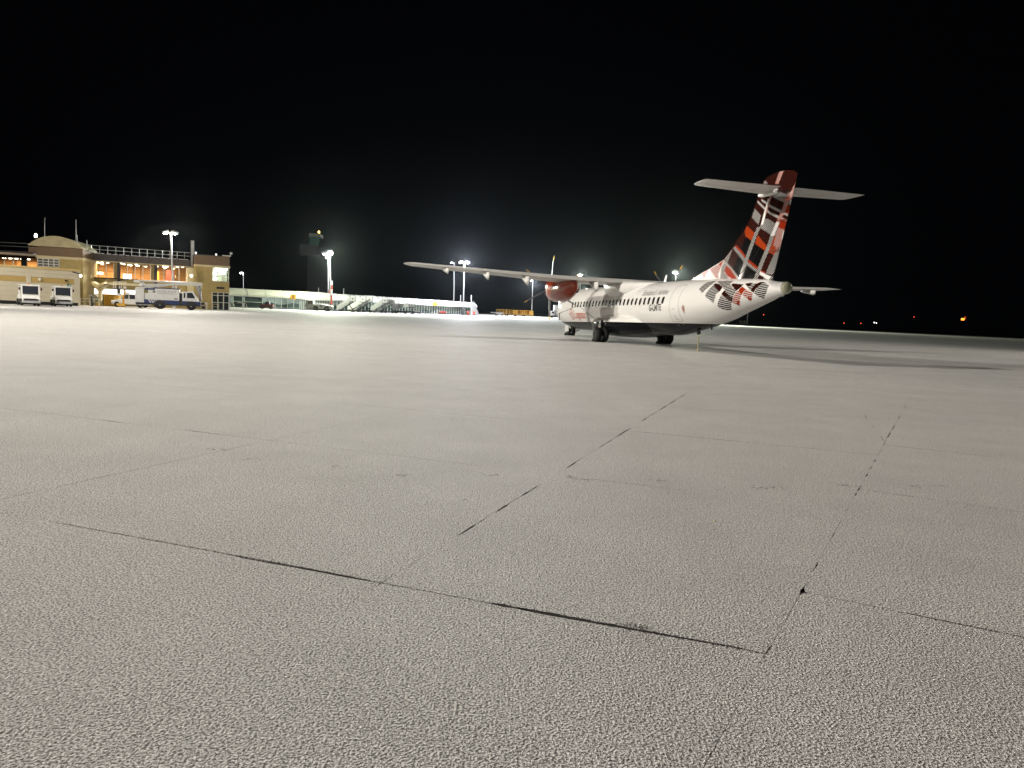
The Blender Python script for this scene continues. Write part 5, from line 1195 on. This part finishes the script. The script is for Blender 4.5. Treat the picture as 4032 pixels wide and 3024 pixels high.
MB().prism([(.75 * math.cos(a), .35 + .95 * math.sin(a)) for a in np.linspace(0, math.pi * .62, 10)] + [(-.2, .3)], -.5, .5, 'y').build('canopy', mat('shelter_sheet', (.3, .3, .28), .3), t)
for x in (-.2, .7): MB().tube([(x, -.5, 0), (x, -.5, .9)], .03, 6).build('leg', galv, t)
t = thing('control_cabinet', 'grey control cabinet in front of the end block', 'cabinet', at_(803, 95), R(8)); MB().b2((-.32, -.25, 0), (.32, .25, .9)).build('box', stone, t, bevel=.02); MB().b2((-.2, -.27, .12), (.2, -.255, .4)).build('vent', chass, t)
t = thing('guard_rail', 'low pale barrier before the doors of the end block', 'railing', at_(815, 96), R(6)); 
for z in (.4, .72): MB().tube([(0, 0, z), (1.4, 0, z)], .03, 6).build('rail', stone, t)
for x in (0, .7, 1.4): MB().tube([(x, 0, 0), (x, 0, .75)], .03, 6).build('post', stone, t)
t = thing('hoop_barrier', 'white hoop barrier in front of the near pier doors', 'railing', at_(908, 120), R(8))
for x in (0, 1.9):
    MB().tube([(x, 0, 0), (x, 0, .7), (x + .15, 0, .95), (x + .45, 0, .75), (x + .55, 0, 0)], .05, 6).build('hoop', wht, t)
MB().tube([(2.1, 0, .9), (1.0, 0, .92)], .045, 6).build('rail', wht, t)
t = thing('luggage_tug', 'small dark red tow tractor parked before the pier glass under sign 5', 'tug', at_(1050, 132), R(8)); MB().b2((-1.1, -.6, .3), (1.1, .6, .8)).build('body', mat('tug_red', (.12, .03, .03), .5), t, bevel=.06); MB().b2((-.2, -.5, .8), (.5, .5, 1.3)).build('seat', chass, t, bevel=.05)
for x in (-.7, .7):
    for s in (-1, 1): vwheel(t, x, s * .55, .28, .2)
MB().b2((-1.12, -.45, .55), (-1.1, -.25, .7)).build('headlight', emit('parked_headlight', (1, .95, .8), 3), t)
# signs, cones and bollards along the pier foot
for i, (px, d, lab) in enumerate(((1742, 184, 'red barrow on the ground in front of the pier below sign 6'), (1640, 174, 'grey covered trolley in front of the pier left of sign 6'))):
    t = thing('hand_trolley', lab, 'trolley', gx(px, d), R(8), 'trolleys along the pier'); MB().prism([(-.9, .35), (-.7, .75), (.6, .85), (.95, .4)], -.5, .5, 'y').build('load', [rd, vgrey][i], t, bevel=.05); MB().b2((-1.0, -.45, .22), (1.0, .45, .34)).build('frame', chass, t)
    for x in (-.7, .7): vwheel(t, x, -.4, .18, .12)
# ================================================================ lit masts in view
def mast_px(name, label, px0, py0, px1, py1, d, heads, lens, r, arm=.9, hs=1.0, group='floodlight masts'):
    b = gx(px0, d); tp2 = dp(px1, py1, d)
    return mast(name, label, b, tp2.z, heads, lens, r, (tp2.x - b.x, 0), None, group, arm, hs), tp2.z
red_p = mat('mast_red_paint', (.45, .07, .04), .5); white_p = mat('mast_white_paint', (.75, .75, .72), .5)
ta, h = mast_px('floodlight_mast', 'double-headed lamp mast standing before the terminal behind the boom truck', 686, 1204, 672, 915, 92.5, (200, -10), lamp_warm, .16, .55, 1.15)
flood(ta, h - .15, (-40, 60, 0), 40000, WARM, 165, .35)
tb, h = mast_px('floodlight_mast', 'small single-headed lamp post beyond the near end of the pier', 959, 1190, 957, 1073, 190, (200,), lamp_white, .12, .5, 1.2)
flood(tb, h - .1, (-75, 150, 0), 3000, WHITE, 150, .3)
tc_, h = mast_px('striped_mast', 'brightest floodlight on a red and white striped mast beside the ramp tractor', 1304, 1224, 1298, 995, 146, (250, 290, 200), lamp_white, .15, .75, 2.2)
for z0, z1 in ((0.1, .55), (1.5, 3.0), (4.1, 4.9)): MB().lathe((0, 0, z0), (0, 0, 1), [(0, .17), (z1 - z0, .165)], 14).build('red_band', red_p, tc_)
for z0, z1 in ((.55, 1.5), (3.0, 4.1), (4.9, 5.7)): MB().lathe((0, 0, z0 + .002), (0, 0, 1), [(0, .168), (z1 - z0 - .004, .163)], 14).build('white_band', white_p, tc_)
MB().box((0, -.3, 1.4), (1.2, .5, .08)).build('junction_shelf', red_p, tc_)
lamp('flood_beam', 'POINT', (0, -1.2, h - .3), 24000, GREEN, tc_, size=.5)
flood(tc_, h - .4, (-20, 90, 0), 140000, GREEN, 172, .5, (0, -.9))
td, h = mast_px('striped_mast', 'second striped mast standing just left of and behind the brightest floodlight', 1294, 1200, 1290, 1012, 178, (250, 290), lamp_white, .14, .4, 1.2)
for z0, z1, m_ in ((2.4, 3.5, white_p), (3.5, 4.6, red_p)): MB().lathe((0, 0, z0 + .002), (0, 0, 1), [(0, .16), (z1 - z0 - .004, .155)], 14).build('paint_band', m_, td)
te, h = mast_px('floodlight_mast', 'tall lamp mast with one head, left of the pair by sign 6', 1786, 1236, 1788, 1034, 222, (180,), lamp_cool, .17, .8, 1.25)
tf, h = mast_px('floodlight_mast', 'tall two-headed lamp mast, right of the pair by sign 6', 1824, 1238, 1828, 1032, 194, (180, 0), lamp_cool, .18, .9, 1.3)
MB().lathe((0, 0, .1), (0, 0, 1), [(0, .4), (1.9, .36), (2.0, .24)], 10).build('plinth_guard', chass, tf)
lamp('flood_beam', 'POINT', (0, -1.4, h - .3), 40000, COOL, tf, size=.5)
flood(tf, h - .3, (-25, 150, 0), 150000, COOL, 170, .5, (0, -.6))
tg, h = mast_px('floodlight_mast', 'lamp pole behind the yellow carts, its head hidden by the wing', 2093, 1246, 2098, 1104, 270, (180,), lamp_cool, .15, .6, 1.2)
flood(tg, h - .3, (-6, 245, 0), 160000, COOL, 165, .5, (0, -.6))
th_, h = mast_px('floodlight_mast', 'yellow-white floodlight shining just above the wing left of the cabin', 2287, 1246, 2283, 1078, 330, (230, 300), lamp_white, .25, .8, 3.2)
flood(th_, h - .5, (60, 250, 0), 350000, GREEN, 170, .6, (0, -1))
ti, h = mast_px('floodlight_mast', 'white floodlight on a mast above the cabin roof ahead of the fin', 2662, 1262, 2660, 1070, 320, (230, 300), lamp_white, .25, .9, 3.2)
flood(ti, h - .5, (120, 250, 0), 500000, GREEN, 172, .6, (0, -1))
# ================================================================ control tower, far lights
ctm = mat('tower_concrete', (.13, .13, .13), .8, var=.1)
cb = gx(1240, 330); ct_ = thing('control_tower', 'dim control tower with pale cab and amber beacon behind the brightest floodlight', 'tower', cb, R(6)); k = 330 / F_PX
zc1 = dp(1240, 1008, 330).z; zc2 = dp(1240, 968, 330).z; zc3 = dp(1240, 935, 330).z; zc4 = dp(1240, 923, 330).z
MB().b2((-26 * k, -4, 0), (50 * k, 4, zc1)).build('shaft', ctm, ct_); MB().b2((-55 * k, -4.6, zc1), (12 * k, 4.6, zc2)).build('equipment_floor', ctm, ct_)
MB().prism([(-22 * k, zc2), (-17 * k, zc3), (17 * k, zc3), (14 * k, zc2)], -3.6, 3.6, 'y').build('cab_glazing', mat('cab_glass', (.12, .25, .22), .2), ct_)
MB().b2((-22 * k, -4.2, zc3), (20 * k, 4.2, zc4)).build('cab_roof', mat('cab_roof', (.3, .32, .3), .7), ct_)
MB().tube([(9 * k, 0, zc4), (9 * k, 0, zc4 + .7)], .08, 6).build('beacon_post', ctm, ct_); MB().lathe((9 * k, 0, zc4 + .7), (0, 0, 1), [(0, .2), (.3, .35), (.6, .3), (.8, .05)], 10).build('beacon', emit('beacon_amber_glow', (1, .62, .12), 14), ct_)
redl = emit('obstruction_red', (1, .10, .04), 4); whl = emit('far_white', (1, 1, .95), 6)
for i, (px, py, d, r, m_, lab) in enumerate(((2920, 1243, 420, .22, redl, 'red obstruction light just right of the tail underside'), (3007, 1239, 460, .22, redl, 'small red light right of the pole under the tail'), (3323, 1272, 600, .26, redl, 'left one of two low red lights on the dark airfield'), (3390, 1273, 600, .26, redl, 'right one of two low red lights on the dark airfield'), (3443, 1270, 600, .34, whl, 'white light left one of a close pair on the airfield'), (3451, 1272, 600, .26, whl, 'white light right one of a close pair on the airfield'), (3599, 1248, 620, .26, redl, 'lone faint red light above the airfield'))):
    p = dp(px, py, d); t = thing('obstruction_light', lab, 'light', (p.x, p.y, -.4), 0, 'far airfield lights'); z = max(p.z + .4, .8)
    MB().tube([(0, 0, 0), (0, 0, z - .3)], .08, 6).build('post', chass, t); MB().lathe((0, 0, z - r), (0, 0, 1), [(0, r * .4), (r * .5, r), (r * 1.4, r), (r * 2, r * .3)], 12).build('lens', m_, t)
p = dp(3791, 1257, 560); t = thing('taxiway_sign', 'glowing orange taxiway sign far out on the dark airfield', 'sign', (p.x, p.y, -.4), R(12)); z = p.z + .4
MB().b2((-1.3, -.2, z - .75), (1.2, .2, z + .75)).build('panel', emit('sign_orange_glow', (1, .30, .03), 3.2), t); MB().b2((1.25, -.2, z), (2.4, .2, z + 2.0)).build('side_panel', emit('sign_red_glow', (1, .1, .02), .35), t)
for x in (-1, 1): MB().tube([(x, 0, 0), (x, 0, z - .75)], .08, 6).build('leg', chass, t)
b = gx(2941, 380); t = thing('lamp_pole', 'grey pole standing under the tail at the far apron edge', 'pole', b); MB().tube([(0, 0, 0), (0, 0, 7.5)], [.35, .28], 10).build('shaft', galv, t); MB().lathe((0, 0, 0), (0, 0, 1), [(0, .8), (.8, .7), (1.2, .4)], 10).build('foot', galv, t)
for i, (px, w_, h_, lab) in enumerate(((2916, 1.2, 2.3, 'left grey equipment box by the far pole under the tail'), (2930, 1.3, 2.4, 'right grey equipment box by the far pole under the tail'))):
    t = thing('equipment_box', lab, 'box', gx(px, 380), 0, 'equipment boxes by the far pole'); MB().b2((-w_ / 2, -.6, .1), (w_ / 2, .6, h_)).build('case', vgrey, t, bevel=.05); MB().b2((-w_ / 2 + .1, -.63, 1.2), (w_ / 2 - .1, -.61, h_ - .15)).build('door', galv, t)
# ================================================================ thin volume added to put small glows round the lamps
hz = MB().b2((-1520, -420, -1.4), (2620, 3020, 52)).build('glow_haze', bpy.data.materials.new('glow_haze')); hz['kind'] = 'stuff'
hm_ = hz.data.materials[0]; hm_.use_nodes = True; hn = hm_.node_tree
hn.nodes.remove(hn.nodes['Principled BSDF']); pv = hn.nodes.new('ShaderNodeVolumePrincipled')
pv.inputs['Color'].default_value = (.8, .9, 1, 1); pv.inputs['Density'].default_value = .000011; pv.inputs['Anisotropy'].default_value = .92
hn.links.new(pv.outputs[0], hn.nodes['Material Output'].inputs['Volume'])
cy.volume_bounces = 0
